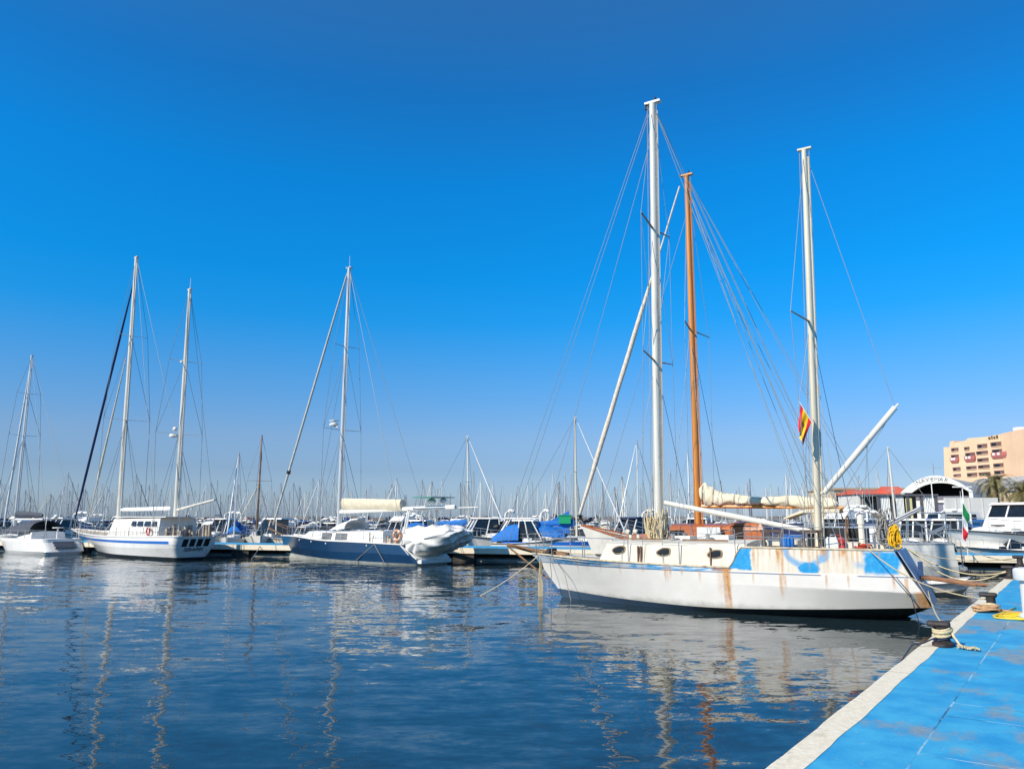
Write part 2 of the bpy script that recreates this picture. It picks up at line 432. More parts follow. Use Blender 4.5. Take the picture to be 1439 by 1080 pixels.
# ------------------------------------------------------------------ boat pieces
def hull(levels, n=28, bands=None, tip=.03, rs=0):
    """levels from keel to sheer: (x_stern, x_bow, z(t), halfbeam(t)); bands: material index per band"""
    L = [(a, bb, curve(z), curve(h)) for a, bb, z, h in levels]
    mb = MB(); rowsP = []
    for i in range(n + 1):
        t = i / n
        rowsP.append([(lerp(a + rs, bb, t), max(h(t), tip), z(t)) for a, bb, z, h in L])
    if rs:
        r0 = rowsP[0]; ext = []
        for th in (0, 15, 32, 50, 70):
            ext.append([(p[0] - rs * math.cos(R(th)), max(p[1] - min(rs, p[1] * .6) * (1 - math.sin(R(th))), tip), p[2]) for p in r0])
        rowsP = ext + rowsP; n += 5
    k = len(L)
    for side in (1, -1):
        for j in range(k - 1):
            vs = []; fs = []
            for i in range(n + 1):
                for q in (j, j + 1):
                    p = rowsP[i][q]; vs.append((p[0], p[1] * side, p[2]))
            for i in range(n):
                f = (2 * i, 2 * i + 2, 2 * i + 3, 2 * i + 1)
                fs.append(f if side < 0 else f[::-1])
            mb.add(vs, fs, bands[j] if bands else 0)
    # transom and stem caps
    for i, rev in ((0, False), (n, True)):
        for j in range(k - 1):
            p, q = rowsP[i][j], rowsP[i][j + 1]
            f = [(p[0], p[1], p[2]), (p[0], -p[1], p[2]), (q[0], -q[1], q[2]), (q[0], q[1], q[2])]
            mb.add(f[::-1] if rev else f, [(0, 1, 2, 3)], bands[j] if bands else 0)
    return mb, rowsP

def deck_from(rowsP, drop=.06, inset=.03, camber=.06, m=0):
    mb = MB(); rows = []
    for r in rowsP:
        x, h, z = r[-1]; h = max(h - inset, .01)
        rows.append([(x, -h + 2 * h * j / 6, z - drop + camber * (1 - (2 * j / 6 - 1) ** 2)) for j in range(7)])
    mb.grid(rows); return mb

def toerail(rowsP, r=.03, up=.03):
    mb = MB()
    for s in (1, -1): mb.path([(p[-1][0], p[-1][1] * s, p[-1][2] + up) for p in rowsP], r, 5)
    return mb

def halfbeam_at(rowsP, x):
    best = min(rowsP, key=lambda r: abs(r[-1][0] - x)); return best[-1][1], best[-1][2]

def guardrail(rowsP, x0, x1, hgt=.6, n=8, sides=(1, -1), r=.014, wires=(1, .5), inset=.07):
    mb = MB()
    for s in sides:
        prev = None
        for i in range(n + 1):
            x = lerp(x0, x1, i / n); hb, z = halfbeam_at(rowsP, x); y = max(hb - inset, .05) * s
            mb.tube((x, y, z - .05), (x, y, z + hgt), r, r, 6)
            if prev:
                for f in wires: mb.tube((prev[0], prev[1], prev[2] + hgt * f), (x, y, z + hgt * f), r * .6, r * .6, 5)
            prev = (x, y, z)
    return mb

def mast_mb(p0, p1, r0, r1, n=12, cap=True, sq=.8):
    mb = MB(); p0, p1 = v3(p0), v3(p1)
    k = 8; rows = [p0.lerp(p1, i / k) for i in range(k + 1)]
    mb.path(rows, [lerp(r0, r1, (i / k) ** 1.6) for i in range(k + 1)], n, sq=sq)
    mb.path([p0.lerp(p1, .03) + Vector((-r0 * 1.1, 0, 0)), p0.lerp(p1, .98) + Vector((-r1 * 1.1, 0, 0))], r1 * .22, 5)   # sail track
    if cap:
        mb.box(p1.x - r1 * 2.1, p1.x + r1 * 1.9, p1.y - r1 * .7, p1.y + r1 * .7, p1.z, p1.z + r1 * .5)
    return mb

def spreader(p, span, rake=-.25, r=.03, rise=.06):
    mb = MB()
    for s in (1, -1): mb.tube(p, (p[0] + rake, p[1] + s * span, p[2] + rise), r, r * .6, 6, sq=.6)
    return mb

def wires(lines, r, n=5):
    mb = MB()
    for l in lines: mb.path(l, r, n)
    return mb

def sag(p0, p1, s, n=10):
    p0, p1 = v3(p0), v3(p1); out = []
    for i in range(n + 1):
        t = i / n; q = p0.lerp(p1, t); q.z -= s * 4 * t * (1 - t); out.append(q)
    return out

def cover_roll(p0, p1, r0, r1, n=26, lump=.18, flat=1.25, seed=0, hang=0):
    """a furled sail or sail cover along a spar: an irregular bundle"""
    rd = random.Random(seed); mb = MB(); rows = []; p0, p1 = v3(p0), v3(p1); d = (p1 - p0).normalized()
    side = d.cross(Vector((0, 0, 1))).normalized(); up = side.cross(d)
    k = 12; ph = [rd.uniform(0, 6) for _ in range(6)]
    for i in range(n + 1):
        t = i / n; c = p0.lerp(p1, t); r = lerp(r0, r1, t) * (1 + lump * .5 * math.sin(t * 9 + ph[0]) + lump * .4 * math.sin(t * 23 + ph[1]))
        if i in (0, n): r *= .55
        row = []
        for j in range(k):
            a = 2 * math.pi * j / k
            rr = r * (1 + lump * .5 * math.sin(2 * a + t * 11 + ph[2]) + lump * .4 * math.sin(3 * a - t * 31 + ph[3]))
            row.append(c + side * (math.cos(a) * rr * .62) + up * (math.sin(a) * rr * flat))
        rows.append(row)
    mb.loft(rows); return mb

def cabin_mb(x0, x1, h0, h1, z0, zt0, zt1, rake_f=.5, rake_a=.1, crown=.07, tumble=.08, n=10):
    """deckhouse: x0 aft .. x1 forward; half widths; base z, roof z aft/forward"""
    mb = MB(); rows = []
    for i in range(n + 1):
        t = i / n; hw = lerp(h0, h1, t ** 1.4); zt = lerp(zt0, zt1, t)
        xb = lerp(x0, x1, t); xt = lerp(x0 + rake_a, x1 - rake_f, t)
        z_b = z0(xb) if callable(z0) else z0
        ring = [(xb, -hw, z_b), (xt, -hw + tumble, zt - .05), (xt, -hw + tumble + .06, zt)]
        ring += [(xt, (hw - tumble - .06) * (2 * j / 4 - 1), zt + crown * (1 - (2 * j / 4 - 1) ** 2)) for j in range(1, 4)]
        ring += [(xt, hw - tumble - .06, zt), (xt, hw - tumble, zt - .05), (xb, hw, z_b)]
        rows.append(ring)
    mb.loft(rows); return mb

def windows_mb(xs, y, z0, z1, slant=.05, tumble=.03, depth=.012, sides=(1, -1)):
    """flat panes set 12 mm proud of a cabin side; y(x) gives the side"""
    mb = MB()
    for s in sides:
        for xa, xb in xs:
            ya, yb = y(xa), y(xb)
            p = [(xa, (ya + depth) * s, z0), (xb, (yb + depth) * s, z0), (xb - slant, (yb - tumble + depth) * s, z1), (xa + slant * .3, (ya - tumble + depth) * s, z1)]
            mb.prism(p, (0, -.03 * s, 0))
    return mb

# ================================================================== the weathered white ketch (nearest boat)
bw = W(786, 838, 0); ang = R(31); ka = (-math.cos(ang), math.sin(ang))
KF = Fr(bw[0] - 6 * ka[0], bw[1] - 6 * ka[1], *ka)
KX = lambda u, v=790, y=1.7: KF.c(u, v, y)[0]
def ketch_hull_mat():
    m, g, b = newmat('weathered_white_hull')
    c = g.coords(); x, y, z = g.sep(c)
    n = g.noise(c, 1.4, 4, .6); nf = g.noise(c, 9, 4, .7); ns = g.noise(g.scale(c, 6, 2, .5), 1.6, 4, .65)
    nd = g.m('SUBTRACT', g.noise(c, 2.3, 4, .65), .5)
    white = g.mix(g.smooth(n, .3, .7), (.78, .735, .67, 1), (.84, .80, .74, 1))
    old = g.mix(g.smooth(ns, .35, .75), (.78, .71, .58, 1), (.66, .55, .39, 1))
    xj = KX(1030)
    zl = 1.27
    panel = g.m('MULTIPLY', g.m('SUBTRACT', 1., g.smooth(x, xj - .05, xj + .05)), g.smooth(z, zl, zl + .03))
    col = g.mix(g.m('MULTIPLY', panel, .8), white, old)
    # grime just above the water
    col = g.mix(g.m('MULTIPLY', g.m('SUBTRACT', 1., g.smooth(g.m('MULTIPLY_ADD', nd, .35, z), .12, .38)), .6), col, lin(138, 136, 124))
    blue = g.mix(g.smooth(nf, .35, .7), lin(36, 144, 204), lin(60, 166, 216))
    xd = g.m('MULTIPLY_ADD', nd, .40, x); zd = g.m('MULTIPLY_ADD', nd, .22, z)
    def patch(u0, u1, z0, z1, soft=.035):
        return g.m('MULTIPLY', g.band(xd, min(KX(u0), KX(u1)), max(KX(u0), KX(u1)), soft), g.band(zd, z0, z1, soft))
    mk = patch(1024, 1060, zl + .04, 1.95, .025)
    ex = g.m('DIVIDE', g.m('SUBTRACT', xd, KX(1134)), .60); ez = g.m('DIVIDE', g.m('SUBTRACT', zd, 1.97), .50)
    ed = g.m('SQRT', g.m('ADD', g.m('MULTIPLY', ex, ex), g.m('MULTIPLY', ez, ez)))
    mk = g.m('MAXIMUM', mk, g.m('MULTIPLY', g.m('MULTIPLY', g.band(ed, .78, 1.1, .10), panel), .7))
    ex = g.m('DIVIDE', g.m('SUBTRACT', xd, KX(1137)), .30); ez = g.m('DIVIDE', g.m('SUBTRACT', zd, 1.42), .17)
    mk = g.m('MAXIMUM', mk, g.m('MULTIPLY', g.m('SUBTRACT', 1., g.smooth(g.m('ADD', g.m('MULTIPLY', ex, ex), g.m('MULTIPLY', ez, ez)), .7, 1.3)), panel))
    mk = g.m('MAXIMUM', mk, patch(1212, 1262, zl + .04, 1.93, .07))
    mk = g.m('MAXIMUM', mk, g.m('MULTIPLY', patch(1200, 1225, zl + .2, 1.6, .1), .6))
    # the worn blue stripe along the forward bulwark
    stripe = g.m('MULTIPLY', g.smooth(x, xj, xj + .2), g.smooth(z, 1.235, 1.25))
    wornst = g.smooth(g.noise(g.scale(c, .9, 1, 6), 1.5, 4, .7), .40, .56)
    mk = g.m('MAXIMUM', mk, g.m('MULTIPLY', stripe, g.m('SUBTRACT', .95, g.m('MULTIPLY', wornst, .7))))
    col = g.mix(mk, col, blue)
    aft = g.m('MULTIPLY', g.m('SUBTRACT', 1., g.smooth(x, -5.2, -1.2)), g.m('SUBTRACT', 1., g.smooth(g.m('MULTIPLY_ADD', nd, .08, z), .78, .88)))  # shade on the inward-sloping lower plate aft, painted in as grey
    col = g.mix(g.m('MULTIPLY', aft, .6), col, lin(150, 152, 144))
    # thin painted line
    line = g.m('MULTIPLY', g.band(z, 1.215, 1.245, .006), g.m('SUBTRACT', 1., g.band(x, KX(1203), KX(1153), .05)))
    col = g.mix(g.m('MULTIPLY', line, .85), col, lin(40, 84, 128))
    # bare brown strake where the raised quarter begins
    br = g.m('MULTIPLY', g.band(xd, KX(1031), KX(1004), .05), g.band(zd, 1.26, 1.36, .02))
    col = g.mix(g.m('MULTIPLY', br, .8), col, lin(140, 84, 62))
    # rust runs
    rust = None
    def streak(u, z0, z1, hw, st):
        nonlocal rust
        xc = KX(u)
        d = g.m('ABSOLUTE', g.m('SUBTRACT', g.m('MULTIPLY_ADD', nd, .10, x), xc))
        a = g.m('SUBTRACT', 1., g.smooth(g.m('ADD', d, g.m('MULTIPLY', g.m('SUBTRACT', ns, .5), hw * .9)), hw * .45, hw * .95))
        k = g.m('MULTIPLY', a, g.m('MULTIPLY', g.smooth(z, z1, z1 + (z0 - z1) * .7), g.m('SUBTRACT', 1., g.smooth(z, z0 - .02, z0 + .02))))
        k = g.m('MULTIPLY', k, g.m('MULTIPLY_ADD', g.smooth(ns, .3, .65), .5 * st, .5 * st))
        rust = k if rust is None else g.m('MAXIMUM', rust, k)
    streak(1023, 1.33, -.6, .16, 1.0); streak(1020, 1.3, .2, .30, .35); streak(938, 1.35, .75, .11, .7); streak(944, 1.35, .9, .05, .6)
    streak(870, 1.42, .9, .07, .4); streak(817, 1.46, .9, .06, .35)
    for u, L, hw, st in ((1068, .9, .03, .7), (1084, .5, .03, .6), (1110, .5, .03, .6), (1128, .35, .05, .8), (1150, .9, .03, .7), (1180, .5, .03, .7), (1205, .6, .04, .7), (1235, .3, .05, .6), (1062, .7, .05, .7), (1075, .35, .05, .4), (1096, .65, .09, 1.0), (1101, 1.5, .05, .8), (1118, .4, .04, .4), (1138, .7, .06, .55), (1144, .45, .04, .5), (1158, .3, .12, .9), (1163, .8, .05, .5), (1172, .6, .05, .5),
                         (1186, .3, .12, .9), (1190, .8, .06, .55), (1198, .5, .05, .6), (1212, .2, .06, .5), (1262, .25, .12, .7)):
        streak(u, 1.99, 1.99 - L, hw, st)
    for u, z0_, z1_, hw, st in ((1098, 1.25, .35, .06, .8), (1104, 1.2, .7, .04, .6), (1160, 1.25, .75, .05, .6), (1190, 1.25, .8, .04, .6), (1060, 1.25, .8, .04, .5), (985, 1.3, .8, .05, .6), (960, 1.32, 1.0, .04, .6), (905, 1.36, 1.05, .05, .6), (840, 1.42, 1.0, .05, .6), (800, 1.45, .9, .04, .6), (1252, 1.3, .8, .05, .7), (1270, 1.2, .5, .06, .7)):
        streak(u, z0_, z1_, hw, st)
    streak(1298, .95, -.3, .2, 1.0); streak(1292, .85, -.3, .26, 1.0); streak(1283, .6, -.1, .2, .6)
    spk = g.m('MULTIPLY', g.smooth(g.noise(c, 16, 3, .7), .66, .74), .35)
    rust = g.m('MAXIMUM', rust, g.m('MULTIPLY', spk, g.m('ADD', panel, .15)))
    rc = g.mix(g.smooth(nf, .3, .7), lin(218, 166, 78), lin(176, 100, 42))
    col = g.mix(g.m('MULTIPLY', rust, .95, clamp=True), col, rc)
    g.set(b.inputs['Base Color'], col); b.inputs['Roughness'].default_value = .36
    g.set(b.inputs['Normal'], g.bump(g.m('ADD', n, g.m('MULTIPLY', nf, .08)), .25, .03)); return m
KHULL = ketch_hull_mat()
ketch = thing('weathered_ketch', 'weathered white two-masted yacht streaked with rust, blue paint patches on its stern quarter', 'sailboat', (KF.o[0], KF.o[1], 0), KF.rz)
XS, XB = -5.3, 7.07
xt = lambda t: lerp(XS, XB, t)
def sm(a, b, x):
    t = min(max((x - a) / (b - a), 0), 1); return t * t * (3 - 2 * t)
ksheer = lambda t: lerp(1.97 - .02 * sm(-1, -5, xt(t)), 1.36 + .17 * max(0, (xt(t) + .9) / 8) ** 1.5, sm(-1.2, -.78, xt(t)))
lev = [(-4.5, 5.0, -.8, [.1, .3, .3, .2, .02]),
       (-5.3, 5.7, [.02, -.2, -.3, -.3, -.3], [.5, 1.05, 1.3, .85, .03]),
       (-6.08, 6.02, [.42, .25, .15, .2, .30], [1.10, 1.62, 1.75, 1.22, .05]),
       (-5.93, 6.12, [.80, .87, .85, .66, .42], [1.33, 1.80, 1.88, 1.39, .05]),
       (-5.66, 6.83, 1.23, [1.40, 1.86, 1.92, 1.48, .06]),
       (XS, XB, ksheer, [1.42, 1.88, 1.92, 1.55, .10])]
hb, KR = hull(lev, 96, [0, 1, 2, 2, 2])
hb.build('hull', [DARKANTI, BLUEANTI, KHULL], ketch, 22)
# grey transom plate, a little proud of the raked stern
mb = MB(); mb.prism([(-6.12, .95, .46), (-6.12, -.95, .46), (-5.37, -1.32, 1.95), (-5.37, 1.32, 1.95)], (-.035, 0, -.012)); mb.box(-5.9, -5.78, -.12, .12, .9, 1.6)
mb.build('transom_plate', M('grey_blue_transom', lin(172, 184, 202), .6, .2, 4, dirt=.5), ketch)
deck_from(KR, .09, .04, .1).build('deck', M('dirty_cream_deck', (.5, .46, .38, 1), .8, .2, 3, dirt=.6), ketch, 30)
toerail(KR, .03, .015).build('cap_rail', M('rusty_cap_rail', lin(205, 190, 160), .7, .25, 6, dirt=.9, dirtcol=lin(160, 90, 40)), ketch)
zb = lambda x: halfbeam_at(KR, x)[1] - .14
ktopz = KF.c(930, 762.5, 1.5)[1]
hw_c = lambda x: halfbeam_at(KR, x)[0] - .10
mb = MB(); rows = []
for i in range(17):
    t = i / 16; x = lerp(-1.3, 3.75, t); hw = hw_c(x); zt = ktopz + .02 - .06 * t; tr = -.30 * t ** 3
    ring = [(x, -hw, zb(x)), (x + tr, -hw + .09, zt - .06), (x + tr, -hw + .16, zt)]
    ring += [(x + tr, (hw - .16) * (2 * j / 6 - 1), zt + .09 * (1 - (2 * j / 6 - 1) ** 2)) for j in range(1, 6)]
    ring += [(x + tr, hw - .16, zt), (x + tr, hw - .09, zt - .06), (x, hw, zb(x))]
    rows.append(ring)
mb.loft(rows); cab = mb.build('cabin', CREAM, ketch, 35)
mb = MB()
for u in (897, 901, 1000): 
    x = KX(u, 775, 1.7); mb.box(x - .02, x + .02, hw_c(x) - .05, hw_c(x) + .01, zb(x) + .1, ktopz - .1)
mb.build('vertical_strip', WOODGREY, cab)
for u, v in ((870, 772), (933, 775), (1005, 778)):
    yy = hw_c(KX(u, v, 1.6)) - .035
    x, z = KF.c(u, v, yy)
    for s in (1, -1):
        mb = MB(); a = []; o = []
        for j in range(20):
            th = 2 * math.pi * j / 20; rx = .20 * (1 + .12 * math.cos(3 * th)); rz = .105 * abs(math.sin(th)) ** .85 * (1 if math.sin(th) > 0 else -1)
            a.append((x + rx * math.cos(th), (yy + .012) * s, z + rz - .03 * math.cos(th))); o.append((x + rx * 1.2 * math.cos(th), (yy + .008) * s, z + rz * 1.28 - .03 * math.cos(th)))
        mb.prism(o, (0, -.06 * s, 0)); fr = mb.build('porthole', M('porthole_ring', lin(150, 128, 96), .6, .3, 8, dirt=.8, dirtcol=lin(120, 66, 36)), cab)
        mb = MB(); mb.prism(a, (0, -.03 * s, 0)); mb.build('pane', GLASS, fr)
# cabin-top fittings
mb = MB(); mb.box(.9, 1.5, -.35, .35, ktopz + .06, ktopz + .2); mb.box(-.4, .2, -.4, .4, ktopz + .06, ktopz + .24); mb.build('hatch', WHITE2, ketch)
mb = MB(); mb.path([(1.7, .9, ktopz + .1), (2.9, .72, ktopz + .1)], .03, 6); mb.path([(-.6, 1.2, ktopz + .1), (.9, 1.1, ktopz + .1)], .03, 6); mb.build('handrail', WOODGREY, ketch)
# spars
m0 = KF.q(926, 765); m1 = KF.q(917, 146)
mainm = mast_mb(m0, m1, .185, .15).build('main_mast', MASTWHITE, ketch, 40)
z0 = KF.q(1151, 772); z1 = KF.q(1130, 211)
mizm = mast_mb(z0, z1, .145, .11).build('mizzen_mast', MASTTAN, ketch, 40)
def on(p0, p1, f): return tuple(v3(p0).lerp(v3(p1), f))
SPBROWN = M('dark_spreader', lin(128, 118, 108), .5, .2, 4)
msp = [KF.q(918, 322), KF.q(921, 508)]; spn = [(1.45, -.1), (1.5, -.12)]
for p, (sp_, rk) in zip(msp, spn): spreader(p, sp_, rk, .05, .14).build('spreader', SPBROWN, mainm)
psp = KF.q(1138, 452); spreader(psp, 1.75, .25, .045, .0).build('spreader', SPBROWN, mizm)
mb = MB(); mb.tube((m1[0] - .1, 0, m1[2] + .08), (m1[0] - .1, 0, m1[2] + .25), .05, .03, 8); mb.tube((m1[0] + .25, 0, m1[2] + .05), (m1[0] + .25, 0, m1[2] - .18), .045, .06, 8); mb.build('masthead_light', RUBBER, mainm)
g0, g1 = KF.q(934, 706), KF.q(1138, 746)
mb = MB(); mb.path([g0, on(g0, g1, .5), g1], [.08, .095, .08], 10); mb.tube(g1, (g1[0] - .12, g1[1], g1[2] - .02), .07, .05, 8); mb.build('main_boom', MASTWHITE, ketch, 40)
h0, h1 = KF.q(1158, 692), KF.q(1258, 572)
mb = MB(); mb.path([h0, on(h0, h1, .5), h1], [.085, .095, .085], 10); mb.tube(h1, (h1[0] - .1, 0, h1[2] + .1), .03, .03, 6)
mb.tube((z0[0], 0, h0[2] - .05), h0, .05, .05, 6); mb.build('mizzen_boom', MASTWHITE, ketch, 40)
sp_tip = KF.q(713, 765)
mb = MB(); mb.path([(5.6, 0, 1.5), (7.1, 0, 1.62), sp_tip], [.10, .09, .06], 8)
for s in (1, -1): mb.tube((6.6, .3 * s, 1.58), (sp_tip[0], .03 * s, sp_tip[2] + .03), .022, .018, 6)
mb.build('bowsprit', WOODGREY, ketch, 40)
mb = MB()
for s in (1, -1):
    pts = [(5.6, 1.0 * s, 1.5), (6.3, .62 * s, 1.52)]
    mb.tube((5.9, .75 * s, 1.45), (5.9, .75 * s, 2.1), .018, .018, 6); mb.tube((6.8, .3 * s, 1.5), (6.8, .3 * s, 2.05), .018, .018, 6)
    mb.path([(4.4, 1.3 * s, 2.08), (5.9, .75 * s, 2.1), (6.8, .3 * s, 2.05), (7.2, .05 * s, 2.0)], .014, 6)
    mb.tube((4.4, 1.3 * s, 1.45), (4.4, 1.3 * s, 2.08), .018, .018, 6)
mb.build('pulpit', GALV, ketch)
mb = MB(); mb.box(6.1, 6.5, -.18, .18, 1.44, 1.62); mb.tube((6.3, -.3, 1.66), (6.3, .3, 1.66), .07, .07, 8); mb.build('windlass', IRON, ketch)
# standing and running rigging
def hbp(x, s, inset=.05): 
    h, z = halfbeam_at(KR, x); return (x, (h - inset) * s, z)
lines = [[m1, sp_tip], [on(m0, m1, .93), (6.9, 0, 1.6)], [(m1[0] + .05, .05, m1[2]), (sp_tip[0] + .25, .06, sp_tip[2] + .05)]]
for s in (1, -1):
    t1 = (msp[0][0] - .1, 1.45 * s, msp[0][2] + .14); t2 = (msp[1][0] - .12, 1.5 * s, msp[1][2] + .14)
    lines += [[m1, t1, t2, hbp(m0[0] - .1, s)], [t1, msp[1], ], [msp[0], t2], [msp[1], hbp(m0[0] + .7, s)], [msp[1], hbp(m0[0] - .8, s)]]
    lines += [[m1, (-3.9, 1.5 * s, 2.1)], [(m1[0] - .1, .1 * s, m1[2] - .3), (-3.4, 1.55 * s, 2.0)]]
    t3 = (psp[0] + .25, 1.75 * s, psp[2])
    lines += [[z1, t3, hbp(z0[0] - .1, s)], [psp, hbp(z0[0] + .8, s)], [psp, hbp(z0[0] - .9, s)]]
lines += [[z1, h1], [(h1[0], 0, h1[2]), KF.q(1180, 700)], [on(h0, h1, .62), KF.q(1212, 752)], [on(h0, h1, .6), KF.q(1222, 700), KF.q(1230, 755)]]
wires(lines, .009).build('rigging', WIRE, ketch)
mb = MB()
for dx, dy in ((.22, .1), (-.22, .08), (.2, -.12)):
    mb.path([(m0[0] + dx, dy, m0[2] + .4), (m1[0] + dx * .8, dy, m1[2] - .1)], .012, 5)
for dx in (-.2, .18): mb.path([(z0[0] + dx, .08, z0[2] + .4), (z1[0] + dx * .8, .06, z1[2] - .1)], .011, 5)
mb.build('halyards', ROPEGREY, ketch)
# stern rails, davit pipe, frames
guardrail(KR, -5.2, -1.3, .62, 7, r=.016).build('stern_rail', GALV, ketch)
guardrail(KR, -1.0, 4.3, .72, 3, r=.014, wires=(1,)).build('guard_rail', GALV, ketch)
mb = MB()
a0, a1, a2 = KF.q(1230, 770, 1.1), KF.q(1234, 741, 1.1), KF.q(1292, 713, .9)
mb.path([a0, (a0[0], a0[1], a1[2] - .15), (a1[0] - .12, a1[1], a1[2] + .06), a2], .035, 8)
mb.path([(a0[0], -1.1, a0[2]), (a0[0], -1.1, a1[2] - .15), (a1[0] - .12, -1.1, a1[2] + .06), (a2[0], -.9, a2[2])], .035, 8)
mb.tube(a2, (a2[0], -.9, a2[2]), .03, .03, 8); mb.build('davit', GALV, ketch)
mb = MB()
for ua, ub in ((1074, 1098), (1130, 1152)):
    p, q_ = KF.q(ua, 769, 1.3), KF.q(ub, 769, 1.3)
    for x in (p[0], q_[0]): mb.box(x - .04, x + .04, 1.25, 1.33, 1.9, 2.42)
    mb.box(q_[0] - .1, p[0] + .1, 1.24, 1.34, 2.42, 2.5); mb.box(q_[0], p[0], 1.26, 1.32, 1.95, 2.02)
mb.build('timber_frame', M('dark_timber', lin(84, 66, 56), .7, .3, 4), ketch)
mb = MB(); x = KX(1211, 750, .6); mb.lathe((x, .6, 1.95), [(.09, 0), (.085, .7), (.11, .72), (.1, .95), (.03, 1.0)], 10)
x = KX(1100, 760, .7); mb.box(x - .5, x + .5, .4, 1.0, 1.93, 2.18); x = KX(1190, 765, .8); mb.box(x - .35, x + .35, .3, 1.2, 1.93, 2.15); mb.box(-5.1, -4.2, -.9, .9, 1.9, 2.1)
mb.build('deck_box', CREAM, ketch)
mb = MB(); x = KX(1175, 752, -.4); mb.box(x - .9, x + .8, -.9, -.1, 1.9, 2.55); mb.build('companionway', DARK, ketch)

mb = MB()
for x in (-1.6, -2.4):
    for s_ in (1, -1): mb.lathe((x, 1.1 * s_, 1.93), [(.11, 0), (.12, .06), (.07, .1), (.075, .2), (.11, .24), (.02, .26)], 14)
for x in (.2, 1.4): 
    for s_ in (1, -1): mb.lathe((x, .62 * s_, ktopz + .07), [(.1, 0), (.11, .05), (.065, .09), (.07, .17), (.1, .2), (.02, .22)], 14)
mb.build('winch', STEEL, ketch, 40)
mb = MB()
for x in (-4.6, -2.0, 4.9):
    h_, z_ = halfbeam_at(KR, x)
    for s_ in (1, -1): mb.tube((x - .14, (h_ - .12) * s_, z_ + .03), (x + .14, (h_ - .12) * s_, z_ + .03), .02, .02, 6); mb.box(x - .05, x + .05, (h_ - .12) * s_ - .02, (h_ - .12) * s_ + .02, z_ - .1, z_ + .03)
mb.build('cleat', IRON, ketch)
mb = MB()
for x, y in ((3.0, .35), (3.0, -.35)): mb.path([(x, y, ktopz), (x, y, ktopz + .22), (x + .05, y, ktopz + .3), (x + .17, y, ktopz + .33)], [.06, .06, .075, .10], 10)
mb.build('vent_cowl', CREAM, ketch, 40)
mb = MB(); rr = .36; cx0 = KX(1192, 750, 0)
mb.path([(cx0, rr * math.cos(2 * math.pi * j / 24), 2.55 + rr * math.sin(2 * math.pi * j / 24)) for j in range(24)], .022, 6, closed=True)
for j in range(6): a_ = j * math.pi / 3; mb.tube((cx0, 0, 2.55), (cx0, rr * math.cos(a_), 2.55 + rr * math.sin(a_)), .014, .014, 5)
mb.tube((cx0, 0, 1.9), (cx0 + .05, 0, 2.55), .07, .05, 8); mb.build('steering_wheel', WOODGREY, ketch)
def jerry(x, y, mat, nm, label):
    t = thing('jerry_can', label, 'fuel can', KF.w(x, y, 1.9), KF.rz, 'cans on the aft deck'); mb = MB(); mb.loft([[(a_ * w_ * .5, b_ * .5 * d_, z_) for a_, b_ in ((-1, -1), (1, -1), (1, 1), (-1, 1))] for z_, w_, d_ in ((0, .30, .15), (.02, .34, .18), (.34, .34, .18), (.40, .26, .14))]); mb.build('body', mat, t)
    mb = MB(); mb.path([(-.1, 0, .39), (-.08, 0, .46), (.04, 0, .46), (.06, 0, .39)], .016, 6); mb.build('handle', mat, t); mb = MB(); mb.tube((.11, 0, .38), (.13, 0, .45), .03, .03, 8); mb.build('cap', RUBBER, t)
jerry(KX(1108, 760, 1.3), 1.4, BLUECLOTH, 0, 'blue plastic can standing on the rusty ketch deck by the timber frames')
jerry(KX(1170, 760, 1.3), 1.35, M('white_plastic', (.7, .7, .66, 1), .5), 1, 'white plastic can standing on the aft deck by the tan mizzen mast')
jerry(KX(1178, 760, 1.3), 1.3, REDCLOTH, 2, 'red plastic can standing on the aft deck by the tan mizzen mast')
# things lying on or hanging from the ketch
def coil(c, r, n, wob, rr, mat, name, label, cat, sz=1.0, seed=0, vertical=False, group=None):
    rd = random.Random(seed); mb = MB()
    for k in range(n):
        pts = []; rad = r * rd.uniform(.8, 1.1); ox, oy, oz = (rd.uniform(-1, 1) * wob for _ in range(3)); ph = rd.uniform(0, 6)
        for j in range(18):
            a = 2 * math.pi * j / 18; e = 1 + .08 * math.sin(3 * a + ph)
            if vertical: pts.append((c[0] + ox + rad * .42 * e * math.cos(a) * (1 - .35 * math.sin(a)), c[1] + oy + .03 * math.sin(2 * a + ph), c[2] + oz + rad * sz * e * math.sin(a)))
            else:
                rq = rad * (.55 + .5 * (k * 7 % 5) / 4); pts.append((c[0] + ox + rq * e * math.cos(a), c[1] + oy + rq * e * .8 * math.sin(a), c[2] + rr + k * rr * .55 + rr * .9 * (1 + math.sin(2 * a + ph))))
        mb.path(pts, rr, 6, closed=True)
    o = mb.build(name, mat, None, 60); return tag(o, label, cat, group)
p = KF.q(1257, 754, 1.35); wp = KF.w(*p)
coil(wp, .22, 14, .07, .02, ROPEYEL, 'yellow_rope_coil', 'yellow rope coil hanging on the stern rail of the rusty white ketch', 'rope', 1.15, 3, True)
p = KF.w(*KF.q(1211, 767, 1.0)); coil((p[0], p[1], 1.95), .22, 8, .1, .022, ROPERED, 'red_rope_coil', 'heap of red rope on the aft deck of the rusty white ketch', 'rope', 1, 4)
p = KF.w(*KF.q(1245, 742, 1.2)); coil(p, .3, 10, .12, .018, ROPEGREY, 'grey_rope_coil', 'grey-brown ropes hung beside the yellow coil on the stern rail', 'rope', 1.3, 5, True)
rd = random.Random(8); mb = MB()
